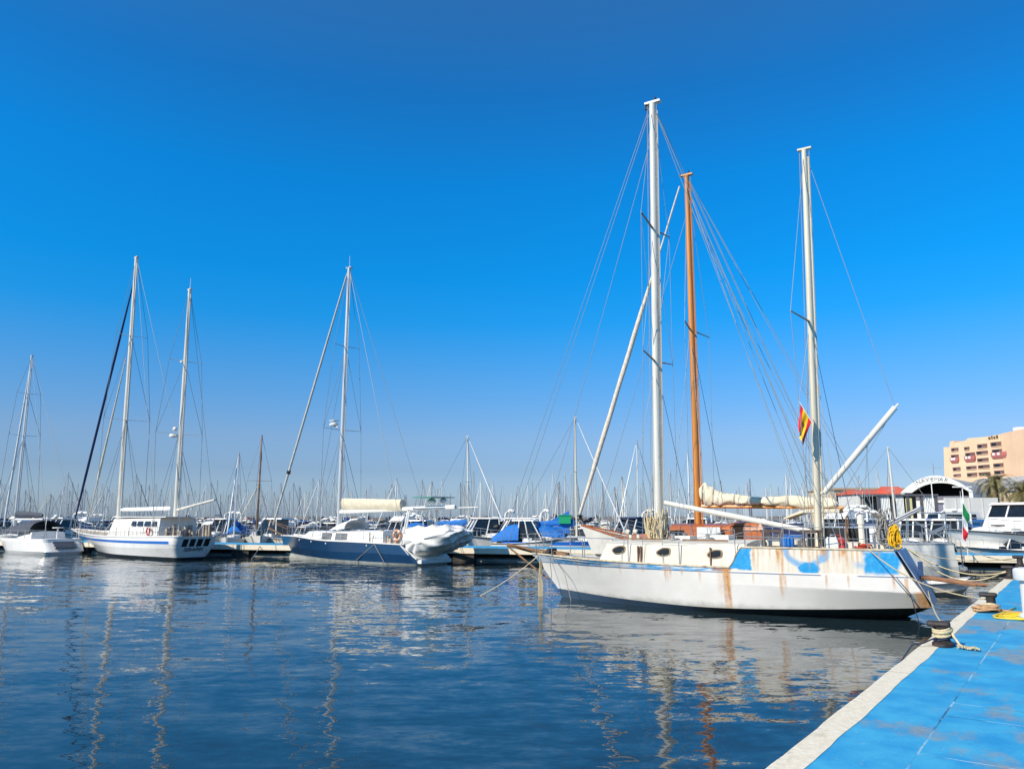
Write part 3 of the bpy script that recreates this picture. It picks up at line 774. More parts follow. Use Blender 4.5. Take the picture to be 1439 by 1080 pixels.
for k in range(26):
    a = rd.uniform(0, 6.28); r = rd.uniform(.2, .34); x, y, z = m0[0] + r * math.cos(a), r * math.sin(a), m0[2] + rd.uniform(.75, 1.25); L = rd.uniform(.5, 1.05)
    pts = [KF.w(x + .05 * math.sin(t * 9 + k) + .16 * (t - .5) * math.cos(k) + (.07 if t > .5 else 0), y + .05 * math.cos(t * 7 + k), z - L * (1 - abs(2 * t - 1) ** 1.5)) for t in [i / 12 for i in range(13)]]
    mb.path(pts, .022, 5)
tag(mb.build('halyard_bundle', ROPE, None, 60), 'tangle of cream ropes hung around the foot of the tall white mast', 'rope')

def hang_flag(name, label, A, B, E0, E1, Y, bands, crest=None, thick=.006):
    """cloth hung by a slanting hoist A-B and drooping to E0-E1"""
    ws = lambda q: v3(P(q[0], q[1], Y)); A, B, E0, E1 = map(ws, (A, B, E0, E1)); fl = thing(name, label, 'flag', (A.x, A.y, A.z))
    n, mm = 12, 16; off = v3((A.x, A.y, A.z))
    def pt(s, t):
        p = A.lerp(B, s).lerp(E0.lerp(E1, s), t)
        amp = .03 * (0.25 + t); return p + Vector((amp * .5 * math.sin(s * 9 + t * 6), amp * 1.6 * math.sin(s * 11 + t * 4), 0)) - off
    for (s0, s1, mat, nm) in bands:
        k = max(2, int((s1 - s0) * n)); mb = MB()
        rows = [[pt(lerp(s0, s1, j / k), i / mm) for j in range(k + 1)] for i in range(mm + 1)]
        mb.grid(rows); mb.grid([[p + Vector((0, thick, 0)) for p in r] for r in rows]); mb.build(nm, mat, fl, 60)
    if crest:
        mb = MB(); mb.grid([[pt(s, t) + Vector((0, -.012, 0)) for s in (crest[0], (crest[0] + crest[1]) / 2, crest[1])] for t in (crest[2], (crest[2] + crest[3]) / 2, crest[3])]); mb.build('crest', CREST, fl)
    mb = MB(); mb.path([pt(0, 0) + (A - B) * .15, pt(1, 0) + (B - A) * .1], .014, 6); mb.build('hoist_rope', FLAGWHITE, fl)
    return fl
YM = KF.w(*psp)[1] - .5
hang_flag('national_flag', 'red and yellow striped flag drooping beside the shorter tan mast', (1125, 567), (1140, 592), (1122, 606), (1128, 627), YM,
          [(0, .25, RED, 'red_band'), (.25, .75, YELLOW, 'yellow_band'), (.75, 1, RED, 'lower_red_band')], (.40, .58, .42, .54))

# ================================================================== wooden-masted sloop behind it
s0 = (.0915 * 34, 34); SF = Fr(s0[0] + .86 * 6.2, s0[1] - .5 * 6.2, -.86, .5)
sloop = thing('wooden_sloop', 'white classic yacht with varnished wooden mast and teak deckhouse behind the rusty ketch', 'sailboat', (SF.o[0], SF.o[1], 0), SF.rz)
sb = SF.c(818, 738, 0)
lev = [(-3.5, 3.2, -.8, [.1, .3, .3, .2, .02]), (-5.2, 4.6, -.2, [.7, 1.3, 1.4, .8, .03]), (-5.6, 4.9, .12, [.9, 1.5, 1.6, .95, .04]),
       (-6.0, 5.7, [.95, .85, .85, 1.0, 1.3], [1.2, 1.75, 1.8, 1.2, .06]), (-6.2, sb[0], [1.7, 1.55, 1.6, 1.85, sb[1]], [1.2, 1.75, 1.85, 1.35, .1])]
hb, SR = hull(lev, 30, [0, 0, 1, 1]); shull = hb.build('hull', [DARKANTI, WHITE2], sloop, 30)
deck_from(SR).build('deck', M('teak_deck', lin(150, 118, 84), .8, .2, 3), sloop, 30)
toerail(SR, .035, .02).build('cap_rail', WOOD, sloop)
def zs(x): return halfbeam_at(SR, x)[1] - .08
x0, x1 = SF.c(1078, 750, 1)[0], SF.c(936, 750, 1)[0]; ztop = SF.c(950, 738, 1.0)[1]
cabin_mb(x0, x1, 1.25, 1.05, lambda x: 1.5, ztop, ztop, .15, .1).build('deckhouse', WOOD, sloop, 30)
xa, xb2 = SF.c(1075, 750, 1)[0], SF.c(1008, 750, 1)[0]; zt2 = SF.c(1040, 734, 1.0)[1]
dh = cabin_mb(xa, xb2, 1.22, 1.15, lambda x: ztop - .15, zt2, zt2 - .03, .55, .1).build('raised_deckhouse', WOOD, sloop, 30)
yy = lambda x: 1.16
windows_mb([(SF.c(1057, 748, 1.2)[0], SF.c(1024, 748, 1.2)[0])], yy, ztop + .0, zt2 - .1, .25, .04).build('window', GLASS, dh)
windows_mb([(SF.c(1012, 752, 1.2)[0], SF.c(1003, 752, 1.2)[0]), (SF.c(962, 750, 1.2)[0], SF.c(938, 750, 1.2)[0])], lambda x: 1.2, ztop - .42, ztop - .18, .05, .0).build('window', GLASS, sloop)
mb = MB(); xh = SF.c(997, 755, 1.3)[0]; mb.box(xh - .45, xh + .45, 1.28, 1.4, ztop - .6, ztop - .05); mb.build('lee_cloth', WHITECLOTH, sloop)
xh = SF.c(896, 748, .2)[0]
mb = MB(); mb.loft([[(xh - .7, -.5, 1.7), (xh - .7, .5, 1.7), (xh + .6, .45, 1.7), (xh + .6, -.45, 1.7)], [(xh - .6, -.42, 2.2), (xh - .6, .42, 2.2), (xh + .4, .38, 2.15), (xh + .4, -.38, 2.15)]]); mb.build('skylight', WOOD, sloop)
w0, w1 = SF.q(981, 738), SF.q(965, 247)
w0 = (w0[0], 0, 1.6); wm_ = mast_mb(w0, w1, .17, .125).build('mast', MASTWOOD, sloop, 40)
ps = SF.q(970, 463); spreader(ps, 1.7, -.3, .045, -.02).build('spreader', SPBROWN, wm_)
mb = MB(); mb.box(w1[0] - .25, w1[0] + .3, -.06, .06, w1[2] + .02, w1[2] + .1); mb.tube((w1[0] - .1, 0, w1[2]), (w1[0] - .1, 0, w1[2] + .25), .03, .02, 6); mb.build('masthead', RUBBER, wm_)
c0, c1 = SF.q(985, 695), SF.q(1177, 708)
rows = []
prof = [(984, 683, 703), (987, 680.5, 706), (991, 680, 708), (997, 683, 709), (1003, 688, 709.5), (1010, 691.5, 709), (1022, 693.5, 708), (1036, 695, 708.5), (1050, 697, 708), (1062, 698.5, 709), (1076, 698.5, 710), (1090, 697.5, 708.5), (1104, 696.5, 711), (1118, 697, 712), (1134, 698.5, 712), (1150, 699, 713), (1164, 700, 713), (1177, 702, 712)]
mb = MB(); rows = []; rd = random.Random(3); K = 20
pr = []
for i in range(len(prof) - 1):
    for k_ in range(4): pr.append(tuple(lerp(prof[i][q], prof[i + 1][q], k_ / 4) for q in range(3)))
pr.append(prof[-1])
for i, (u, v0, v1) in enumerate(pr):
    xt_, zt_ = SF.c(u, v0, 0); xb_, zb_ = SF.c(u, v1, 0); zc, hh = (zt_ + zb_) / 2, (zt_ - zb_) / 2; e = .5 if i in (0, len(pr) - 1) else 1; row = []
    for j in range(K):
        a = 2 * math.pi * j / K; tie = .80 if i % 11 == 5 else 1
        f = e * tie * (1 + .10 * math.sin(3 * a + i * .55) + .07 * math.sin(5 * a - i * .9) + .05 * math.sin(9 * a + i * 1.7)); up_ = math.sin(a)
        row.append((xt_ + .03 * math.sin(i + a * 2), math.cos(a) * (.13 + .10 * (1 - up_) / 2) * f, zc + up_ * hh * 1.12 * (f if up_ < 0 else min(f, 1.05))))
    rows.append(row)
mb.loft(rows); sc0 = mb.build('sail_cover', CREAMCLOTH, sloop, 60)
mb = MB()
for i in range(5, len(pr), 11):
    u, v0, v1 = pr[i]; xt_, zt_ = SF.c(u, v0, 0); zb_ = SF.c(u, v1, 0)[1]; zc, hh = (zt_ + zb_) / 2, (zt_ - zb_) / 2
    mb.path([(xt_, .22 * math.cos(2 * math.pi * j / 16), zc + (hh * .92) * math.sin(2 * math.pi * j / 16)) for j in range(16)], .012, 5, closed=True)
mb.build('sail_tie', ROPEGREY, sc0)
mb = MB(); zb0 = SF.c(990, 711, 0)[1]; zb1 = SF.c(1177, 713, 0)[1]; mb.tube((c0[0], 0, zb0), (c1[0] - .2, 0, zb1), .07, .06, 8); mb.build('boom', MASTWOOD, sloop)
f1, f0 = SF.q(955, 262), SF.q(815, 722)
k = 26; rd = random.Random(5)
pts = [on(f1, f0, i / k) for i in range(k + 1)]
pts = [(p[0], .012 * math.sin(i * 1.3), p[2]) for i, p in enumerate(pts)]
mb = MB(); mb.path(pts, [.035 + .075 * sm(.18, .45, i / k) * (1 - .5 * sm(.8, 1, i / k)) + rd.uniform(-.006, .006) for i in range(k + 1)], 8); mb.build('furled_jib', M('weathered_sailcloth', lin(214, 202, 184), .85, .15, 8, bump=.5, bscale=12), sloop, 60)
mb = MB(); mb.path([f0, (sb[0] - .1, 0, sb[1] + .05)], .03, 6); mb.lathe((f0[0], 0, f0[2] - .25), [(.14, 0), (.14, .03), (.06, .06), (.06, .14), (.14, .17), (.14, .2)], 10); mb.build('furling_drum', RUBBER, sloop)
lines = []
for s in (1, -1):
    t = (ps[0] - .3, 1.7 * s, ps[2] - .02); h, z = halfbeam_at(SR, w0[0])
    lines += [[w1, t, (w0[0] - .2, h * s, z)], [ps, (w0[0] + .7, h * s, z)], [ps, (w0[0] - .9, h * s, z)], [w1, (-5.9, 1.0 * s, 1.8)], [on(w0, w1, .93), (-4.6, 1.35 * s, 1.7)], [on(w0, w1, .97), (-3.6, 1.5 * s, 1.7)]]
lines += [[on(w0, w1, .9), SF.q(838, 735)], [(w1[0] - .15, 0, w1[2]), (w0[0] - .25, 0, 2.2)], [(w1[0], 0, w1[2]), (c1[0], 0, c1[2])]]
wires(lines, .010).build('rigging', WIRE, sloop)
guardrail(SR, -5.4, 4.8, .62, 9, r=.014).build('guard_rail', GALV, sloop)
# spray hood with blue screens
xa, xb2 = SF.c(1178, 725, .9)[0], SF.c(1098, 735, .9)[0]; zt = SF.c(1140, 714, .9)[1]
mb = MB(); rows = []
for i in range(9):
    t = i / 8; x = lerp(xa, xb2, t); z = zt - .5 * max(0, t - .6) ** 1.2 * 1.8
    rows.append([(x, 1.15 * math.sin(a) , 1.75 + (z - 1.75) * max(0, math.cos(a)) ** .55) for a in [lerp(-1.5, 1.5, j / 10) for j in range(11)]])
mb.grid([r[3:8] for r in rows]); mb.grid([[(p[0], p[1] * .99, p[2] - .02) for p in r[3:8]] for r in rows]); mb.build('bimini', CREAMCLOTH, sloop, 50)
mb = MB()
for x in (xa + .1, (xa + xb2) / 2):
    mb.path([(x, 1.15 * math.sin(a), 1.7 + (zt - .03 - 1.7) * max(0, math.cos(a)) ** .55) for a in [lerp(-1.5, 1.5, j / 10) for j in range(11)]], .018, 6)
mb.build('bimini_frame', STEEL, sloop)
xa, xb2 = SF.c(1130, 740, 1.2)[0], SF.c(1072, 740, 1.2)[0]
mb = MB(); mb.prism([(xb2, 1.22, ztop + .05), (xb2 - .3, 1.22, ztop - .35), (xa, 1.22, ztop - .28), (xa, 1.22, ztop + .12)], (0, -.04, 0)); mb.build('dodger', NAVYCLOTH, sloop)

# ================================================================== grey-white boat by the quay end
a3 = W(1345, 807, 0); TF = Fr(a3[0] - .9 * 4.6, a3[1] + .42 * 4.6, -.9, .42)
grey = thing('moored_cruiser', 'greyish white hulled cruiser with bare steel rails lying against the quay corner', 'motorboat', (TF.o[0], TF.o[1], 0), TF.rz)
zt = TF.c(1340, 764, 1.2)[1]; xs_ = TF.c(1341, 770, 1.3)[0]
lev = [(-3.5, 3, -.7, [.3, .5, .5, .3, .02]), (xs_ - .15, 4.2, -.1, [1.0, 1.35, 1.35, .8, .03]), (xs_ - .12, 4.5, .45, [1.2, 1.6, 1.6, 1.0, .04]), (xs_, 5.0, [zt * .8, zt * .78, zt * .78, zt * .85, zt], [1.3, 1.7, 1.75, 1.3, .06]), (xs_, 5.2, [zt, zt - .03, zt, zt + .1, zt + .3], [1.3, 1.7, 1.75, 1.35, .08])]
hb, TR = hull(lev, 26, [0, 1, 1, 1]); hb.build('hull', [DARKANTI, M('greyed_white_hull', (.60, .60, .56, 1), .45, .1, 1, dirt=.4, dirtcol=(.3, .29, .26, 1))], grey, 30)
deck_from(TR).build('deck', WHITE2, grey, 30); toerail(TR, .03, .0).build('rubbing_strake', GALV, grey)
guardrail(TR, xs_ + .1, 4.5, .95, 8, r=.02, wires=(1, .5)).build('guard_rail', STEEL, grey)
cb = cabin_mb(-1.2, 2.6, 1.2, 1.0, zt - .05, zt + .8, zt + .7, .6, .2).build('cabin', WHITE, grey, 30)
windows_mb([(-.8, .1), (.3, 1.2)], lambda x: 1.13, zt + .3, zt + .62, .1).build('window', GLASS, cb)
mb = MB(); 
for s in (1, -1):
    mb.path([(xs_ + .2, 1.2 * s, zt), (xs_ + .25, 1.2 * s, zt + 1.5), (xs_ + 1.9, 1.15 * s, zt + 1.55), (xs_ + 2.0, 1.2 * s, zt)], .03, 8)
for x in (xs_ + .25, xs_ + 1.9): mb.tube((x, -1.2, zt + 1.5), (x, 1.2, zt + 1.5), .03, .03, 8)
for s in (1, -1): mb.tube((xs_ + .2, 1.2 * s, zt + .2), (xs_ + 1.6, 1.2 * s, zt + 1.1), .02, .02, 6)
mb.build('gantry', STEEL, grey)
mb = MB(); mb.box(xs_ - .5, xs_ - .06, -1.1, 1.1, .3, .42); mb.tube((xs_ - .4, .2, .45), (xs_ - .4, .2, 1.4), .025, .025, 6); mb.tube((xs_ - .4, -.2, .45), (xs_ - .4, -.2, 1.4), .025, .025, 6)
for z in (.7, .95, 1.2): mb.tube((xs_ - .4, -.2, z), (xs_ - .4, .2, z), .02, .02, 6)
mb.build('stern_ladder', STEEL, grey)
b0, b1 = TF.q(1200, 708), TF.q(1268, 706)
zb_ = TF.q(1230, 712)[2]

# ================================================================== left: ketch with blue stripe and windowed stern
hd = (-.74, .672)
a4 = W(200, 785, 0); left = (-hd[1], hd[0])
LF = Fr(a4[0] - left[0] * 1.75, a4[1] - left[1] * 1.75, *hd)
lket = thing('striped_ketch', 'white two-masted yacht with blue stripe and four dark windows in its stern', 'sailboat', (LF.o[0], LF.o[1], 0), LF.rz)
xs4, zs4 = LF.c(247, 754, 1.5); xb4, zb4 = LF.c(103, 743, 0); xw4 = LF.c(130, 778, 0)[0]
zm4 = LF.c(180, 754, 1.8)[1]
LW = M('bright_white_hull', (.82, .79, .74, 1), .3, .04, 1, dirt=.25)
lev = [(xs4 + 1.5, xw4 - 2, -.8, [.1, .3, .3, .2, .02]), (xs4 + .9, xw4 - .5, -.2, [.9, 1.4, 1.5, .8, .03]), (xs4 + .6, xw4, .18, [1.1, 1.65, 1.75, .95, .04]),
       (xs4 + .3, lerp(xw4, xb4, .35), [zm4 * .55, zm4 * .5, zm4 * .5, zm4 * .55, zm4 * .62], [1.4, 1.85, 1.9, 1.25, .06]),
       (xs4 + .3 * .5 / (zs4 - zm4 * .55), lerp(xw4, xb4, .6), [zs4 - .5, zm4 - .42, zm4 - .42, zm4 - .36, zb4 - .6], [1.5, 1.9, 1.93, 1.35, .07]),
       (xs4 + .3 * .3 / (zs4 - zm4 * .55), lerp(xw4, xb4, .72), [zs4 - .3, zm4 - .24, zm4 - .24, zm4 - .18, zb4 - .38], [1.52, 1.92, 1.95, 1.38, .08]),
       (xs4, xb4, [zs4, zm4, zm4 - .02, zm4 + .12, zb4], [1.52, 1.92, 1.95, 1.42, .12])]
def striped_mat():
    m, g, b = newmat('striped_white_hull'); c = g.coords(); x, y, z = g.sep(c)
    col = g.mix(g.m('MULTIPLY', g.smooth(g.noise(g.scale(c, 3, 3, .4), 1.6, 4), .52, .78), .25), (.82, .79, .74, 1), lin(170, 160, 138))
    col = g.mix(g.smooth(x, xs4 + .75, xs4 + 1.05), col, lin(40, 104, 186)); g.set(b.inputs['Base Color'], col); b.inputs['Roughness'].default_value = .3; return m
hb, LR = hull(lev, 34, [0, 0, 1, 1, 2, 1], rs=.45); lh = hb.build('hull', [DARKANTI, LW, striped_mat()], lket, 40)
deck_from(LR).build('deck', M('deck_beige', lin(190, 175, 150), .8, .15, 2), lket, 30); toerail(LR, .06, .02).build('cap_rail', LW, lket)
# stern windows and name, laid on the raked transom
def on_transom(y, z, out=.012):
    t = (z - (zm4 * .55)) / (zs4 - zm4 * .55); return (lerp(xs4 + .3, xs4, t) - out, y, z)
zwin = .56
for i in range(4):
    y0 = .98 - i * .5; mb = MB(); za, zc = zs4 - .66, zs4 - .16
    p = [on_transom(y0, za), on_transom(y0 - .36, za), on_transom(y0 - .42, zc), on_transom(y0 - .06, zc)]
    mb.prism(p, (.03, 0, 0)); mb.build('stern_window', GLASS, lket)
def text_mesh(txt, size, name, mat, parent, origin, ux, uy, depth=.01):
    cu = bpy.data.curves.new(name, 'FONT'); cu.body = txt; cu.size = size; cu.align_x = 'CENTER'; cu.align_y = 'CENTER'; cu.extrude = depth
    ob = bpy.data.objects.new(name, cu); COL.objects.link(ob); bpy.context.view_layer.update()
    me = bpy.data.meshes.new_from_object(ob.evaluated_get(bpy.context.evaluated_depsgraph_get())); bpy.data.objects.remove(ob); me.name = name
    ux, uy = v3(ux).normalized(), v3(uy).normalized(); uz = ux.cross(uy)
    mt = Matrix(((ux.x, uy.x, uz.x, origin[0]), (ux.y, uy.y, uz.y, origin[1]), (ux.z, uy.z, uz.z, origin[2]), (0, 0, 0, 1)))
    me.transform(mt); me.materials.clear(); me.materials.append(mat); o = bpy.data.objects.new(name, me); COL.objects.link(o)
    if parent: o.parent = parent
    return o
text_mesh('SERAPIFI', .36, 'boat_name', M('name_lettering', lin(70, 84, 92), .6, .1, 3), lket, on_transom(.1, zs4 - .86, .02), (0, -1, 0), v3(on_transom(0, 2, 0)) - v3(on_transom(0, 1, 0)))
xa, za = LF.c(226, 750, 1.2); xf, zf = LF.c(150, 750, 1.2); zr = LF.c(195, 727.5, 1.0)[1]
lc = cabin_mb(xa, xf, 1.35, 1.2, zm4 - .15, zr, zr - .05, 1.0, .1).build('deckhouse', LW, lket, 30)
windows_mb([(LF.c(u1, 733, 1.2)[0], LF.c(u0, 733, 1.2)[0]) for u0, u1 in ((187, 193), (195, 203), (205, 214), (216, 223))], lambda x: 1.33, LF.c(200, 738.5, 1.2)[1], LF.c(200, 732, 1.2)[1], .1, .06).build('window', GLASS, lc)
mb = MB(); mb.box(xa - .8, xf - 1.2, -1.3, 1.3, zr + .05, zr + .11); mb.build('roof', WHITE, lc)
mb = MB()
for i in range(14):
    x = lerp(xa + .2, xf - .25, i / 13); mb.box(x - .012, x + .012, 1.342, 1.36, zm4, zm4 + .45)
mb.build('panel_groove', M('groove_grey', (.34, .33, .30, 1), .7), lc)
def full_mast(F, par, base, top, r0, r1, sps, mat, name='mast', spmat=None, extra=None):
    p0 = F.q(*base); p1 = F.q(*top); mo = mast_mb((p0[0], 0, p0[2]), p1, r0, r1).build(name, mat, par, 40); tips = []
    for (u, v), span in sps:
        p = F.q(u, v); spreader(p, span, -.12, .035, .03).build('spreader', spmat or mat, mo); tips.append((p, span))
    return mo, p0, p1, tips
lm, lp0, lp1, lt = full_mast(LF, lket, (166, 745), (192, 362), .20, .15, [((185, 472), 1.25), ((178, 590), 1.8)], MASTWHITE, 'main_mast')
lz, lq0, lq1, lu = full_mast(LF, lket, (246, 745), (267, 407), .19, .13, [((260, 508), 1.2), ((251, 610), 1.7)], MASTWHITE, 'mizzen_mast')
def shrouds(p0, p1, tips, beam, zdeck, r=.014, fore=.6):
    L = []
    for s in (1, -1):
        L.append([p1] + [(p[0] - .12, sp * s, p[2] + .03) for p, sp in tips] + [(p0[0] - .2, beam * s, zdeck)])
        pl_ = tips[-1][0]; L += [[pl_, (p0[0] + fore, beam * s, zdeck)], [pl_, (p0[0] - fore - .3, beam * s, zdeck)]]
        if len(tips) > 1: L.append([tips[0][0], (tips[1][0][0] - .12, tips[1][1] * s, tips[1][0][2] + .03)])
    return L
zd = zm4
L_ = shrouds(lp0, lp1, lt, 1.85, zd) + shrouds(lq0, lq1, lu, 1.6, zd)
L_ += [[lp1, (xs4 + 3, 1.5, zd)], [lp1, (xs4 + 3, -1.5, zd)], [lq1, (xs4, 1.3, zs4)], [lq1, (xs4, -1.3, zs4)]]
wires(L_, .016).build('rigging', WIRE, lket)
mb = MB(); a, b_ = LF.q(189, 392), LF.q(104, 735); mb.path([a, on(a, b_, .25), on(a, b_, .8), b_], [.05, .10, .11, .06], 8); mb.build('furled_jib', NAVYCLOTH, lket, 60)
mb = MB(); mb.path([LF.q(191, 368), a], .018, 6); mb.path([b_, (xb4 - .05, 0, zb4)], .03, 6); mb.build('forestay', WIRE, lket)
mb = MB(); a, b_ = LF.q(177, 503), LF.q(124, 732); mb.path([a, on(a, b_, .3), on(a, b_, .72), on(a, b_, .75), b_], [.04, .07, .10, .05, .04], 8); mb.build('furled_staysail', CREAMCLOTH, lket, 60)
a, b_ = LF.q(170, 716), LF.q(240, 714)
cover_roll(a, b_, .15, .15, 20, .08, 1.0, 6).build('boom', WHITECLOTH, lket, 50)
mb = MB(); a, b_ = LF.q(249, 716), LF.q(302, 702); mb.path([a, b_], [.09, .075], 8); mb.build('mizzen_boom', MASTWHITE, lket, 40)
mb = MB(); p = LF.q(247, 612); mb.lathe((p[0] + .35, 0, p[2] - .1), [(.05, 0), (.3, .03), (.32, .15), (.25, .24), (.05, .27)], 14); mb.ball((p[0] + .2, 0, p[2] + .5), .17, 8); mb.tube((p[0], 0, p[2]), (p[0] + .4, 0, p[2] - .1), .04, .04, 6)
p = LF.q(259, 508); mb.box(p[0] + .1, p[0] + .5, -.1, .1, p[2], p[2] + .12); mb.build('radar', WHITE, lz, 40)
mb = MB(); mb.tube(lq1, (lq1[0], 0, lq1[2] + .9), .02, .012, 6); mb.tube(lp1, (lp1[0], 0, lp1[2] + .15), .05, .03, 6); mb.build('antenna', WHITE, lz)
guardrail(LR, xs4 + .2, xb4 - 1.5, .65, 10, r=.02).build('guard_rail', GALV, lket)
mb = MB()
for s in (1, -1): mb.path([(xb4 - 1.5, .75 * s, zb4 + .5), (xb4 - .6, .4 * s, zb4 + .7), (xb4 + .15, .05 * s, zb4 + .72)], .02, 6); mb.tube((xb4 - .6, .4 * s, zb4 - .1), (xb4 - .6, .4 * s, zb4 + .7), .02, .02, 6)
mb.build('pulpit', STEEL, lket)
p = LF.w(*LF.q(208, 746, 1.5))
def life_ring(name, label, c, r, ax, mat, tape=None):
    t = thing(name, label, 'life ring', c, ax); mb = MB()
    mb.path([(r * math.cos(2 * math.pi * i / 24), 0, r * math.sin(2 * math.pi * i / 24)) for i in range(24)], r * .27, 8, closed=True); mb.build('ring', mat, t, 60)
    mb = MB()
    for k in range(4):
        a = k * math.pi / 2 + .6; mb.path([(r * math.cos(a + d), 0, r * math.sin(a + d)) for d in (-.16, 0, .16)], r * .29, 8)
    mb.build('reflective_tape', FLAGWHITE, t, 60); return t
life_ring('life_ring', 'small red horseshoe life ring on the rail of the white ketch with stern windows', p, .24, LF.rz, REDCLOTH)
# clutter on the after deck
rd = random.Random(21); mb = MB()
for i in range(26):
    x = lerp(xs4 + .4, xs4 + 3.4, rd.random()); y = rd.uniform(-1.3, 1.4); s = rd.uniform(.04, .16); mb.box(x - s, x + s, y - s * .6, y + s * .6, zs4 - .15, zs4 + rd.uniform(.15, .8))
mb.build('deck_gear', M('mixed_deck_gear', lin(150, 140, 128), .8, .5, 2.5), lket)

# ================================================================== blue yacht
a5 = W(500, 790.5, 0); hd5 = (-.78, .626); left = (-hd5[1], hd5[0])
BF = Fr(a5[0] - left[0] * 1.8, a5[1] - left[1] * 1.8, *hd5)
blue = thing('blue_yacht', 'single-masted yacht with dark blue hull, cream sail bag and covered dinghy at its stern', 'sailboat', (BF.o[0], BF.o[1], 0), BF.rz)
xb5, zb5 = BF.c(397, 752, 0); xw5 = BF.c(401, 781, 0)[0]; xs5, zs5 = BF.c(563, 765, 1.6); zm5 = BF.c(480, 760, 1.8)[1]
lev = [(xs5 - .2, xw5 - 2, -.8, [.2, .3, .3, .2, .02]), (xs5 - 1.2, xw5 - .3, -.15, [1.2, 1.6, 1.6, .9, .03]), (xs5 - 1.3, xw5 - .06, [.10, .12, .16, .22, .34], [1.4, 1.75, 1.8, 1.05, .05]),
       (xs5 - .9, lerp(xw5, xb5, .5), [zs5 * .5, zm5 * .5, zm5 * .5, zm5 * .55, zb5 * .55], [1.55, 1.85, 1.9, 1.25, .06]), (xs5, xb5, [zs5, zm5 - .03, zm5 + .02, zm5 + .2, zb5], [1.55, 1.85, 1.92, 1.4, .1])]
hb, BR = hull(lev, 32, [0, 0, 1, 1], rs=.3); hb.build('hull', [M('pale_boot_paint', (.52, .52, .46, 1), .5, .2, 2, dirt=.5, dirtcol=(.2, .22, .12, 1)), NAVY], blue, 30)
deck_from(BR).build('deck', WHITE2, blue, 30); toerail(BR, .045, .01).build('toe_rail', WHITE, blue)
mb = MB(); mb.box(xs5 - 1.5, xs5 - .5, -1.3, 1.3, .12, .34); mb.prism([(xs5 + .05, 1.52, zs5 - .05), (xs5 - 1.2, 1.44, .42), (xs5 - 1.2, -1.44, .42), (xs5 + .05, -1.52, zs5 - .05)], (0, 0, -.08)); mb.build('stern_platform', WHITE, blue)
xa = BF.c(540, 752, 1.2)[0]; xf = BF.c(415, 752, .8)[0]; zr5 = BF.c(470, 748, 1.0)[1]
bc = cabin_mb(xa, xf, 1.3, .7, zm5 - .1, zr5 + .15, zr5 + .02, 1.2, .1).build('cabin', WHITE, blue, 30)
windows_mb([(BF.c(u1, 755, 1.2)[0], BF.c(u0, 755, 1.2)[0]) for u0, u1 in ((447, 462), (468, 486))], lambda x: lerp(1.3, .7, ((x - xa) / (xf - xa)) ** 1.4) - .02, zm5 + .05, zr5 - .02, .06).build('window', M('smoked_glass', (.16, .17, .18, 1), .1, .2, 2), bc)
xd = BF.c(488, 738, 0)[0]
mb = MB(); rows = []
for i in range(7):
    t = i / 6; rows.append([(xd - 1.0 + 1.5 * t, 1.1 * math.sin(a), zr5 + .1 + (.75 - .55 * t * t) * max(0, math.cos(a)) ** .6) for a in [lerp(-1.5, 1.5, j / 10) for j in range(11)]])
mb.grid(rows); mb.grid([[(p[0] - .02, p[1] * .98, p[2] - .02) for p in r] for r in rows]); mb.build('spray_hood', WHITECLOTH, blue, 50)
bm, bp0, bp1, bt = full_mast(BF, blue, (476, 748), (491, 377), .19, .14, [((486, 487), 1.1), ((480, 604), 1.65)], ALU, 'mast', SPBROWN)
L_ = shrouds(bp0, bp1, bt, 1.8, zm5); L_ += [[bp1, (xs5, 1.3, zs5)], [bp1, (xs5, -1.3, zs5)], [bt[0][0], BF.q(440, 748)], [BF.q(404, 660), BF.q(474, 718)]]
wires(L_, .016).build('rigging', WIRE, blue)
mb = MB(); a, b_ = BF.q(488, 384), BF.q(384, 737); mb.path([a, on(a, b_, .3), on(a, b_, .8), b_], [.055, .085, .085, .06], 8); mb.build('furled_jib', M('grey_white_sailcloth', lin(190, 188, 180), .8, .12, 6), blue, 60)
mb = MB(); p = on(a, b_, .78); mb.tube(p, on(a, b_, .792), .15, .15, 8); mb.path([bp1, a], .02, 6); mb.build('furler', RUBBER, blue)
spt = BF.q(377, 741)
mb = MB(); mb.path([(xb5 - .8, 0, zb5 - .02), (xb5, 0, zb5 + .03), spt], [.12, .12, .08], 8, sq=.5); mb.path([(xb5 - 1.6, .75, zb5 + .5), (xb5 - .4, .3, zb5 + .62), (spt[0], 0, spt[2] + .55), (xb5 - .4, -.3, zb5 + .62), (xb5 - 1.6, -.75, zb5 + .5)], .02, 6)
for s in (1, -1): mb.tube((xb5 - .4, .3 * s, zb5), (xb5 - .4, .3 * s, zb5 + .62), .02, .02, 6); mb.tube((xb5 - 1.6, .75 * s, zb5 - .1), (xb5 - 1.6, .75 * s, zb5 + .5), .02, .02, 6)
mb.tube(spt, (spt[0], 0, spt[2] + .55), .02, .02, 6); mb.tube(spt, (xw5, 0, .5), .014, .014, 6); mb.build('bow_platform', WOODGREY, blue, 40)
a, b_ = BF.q(475, 719), BF.q(640, 712)
mb = MB(); mb.path([a, b_], [.12, .10], 8, sq=1.3); mb.build('boom', WHITE, blue, 40)
a, b_ = BF.q(483, 707), BF.q(566, 708)
mb = MB(); k = 18; rows = []; rd = random.Random(3)
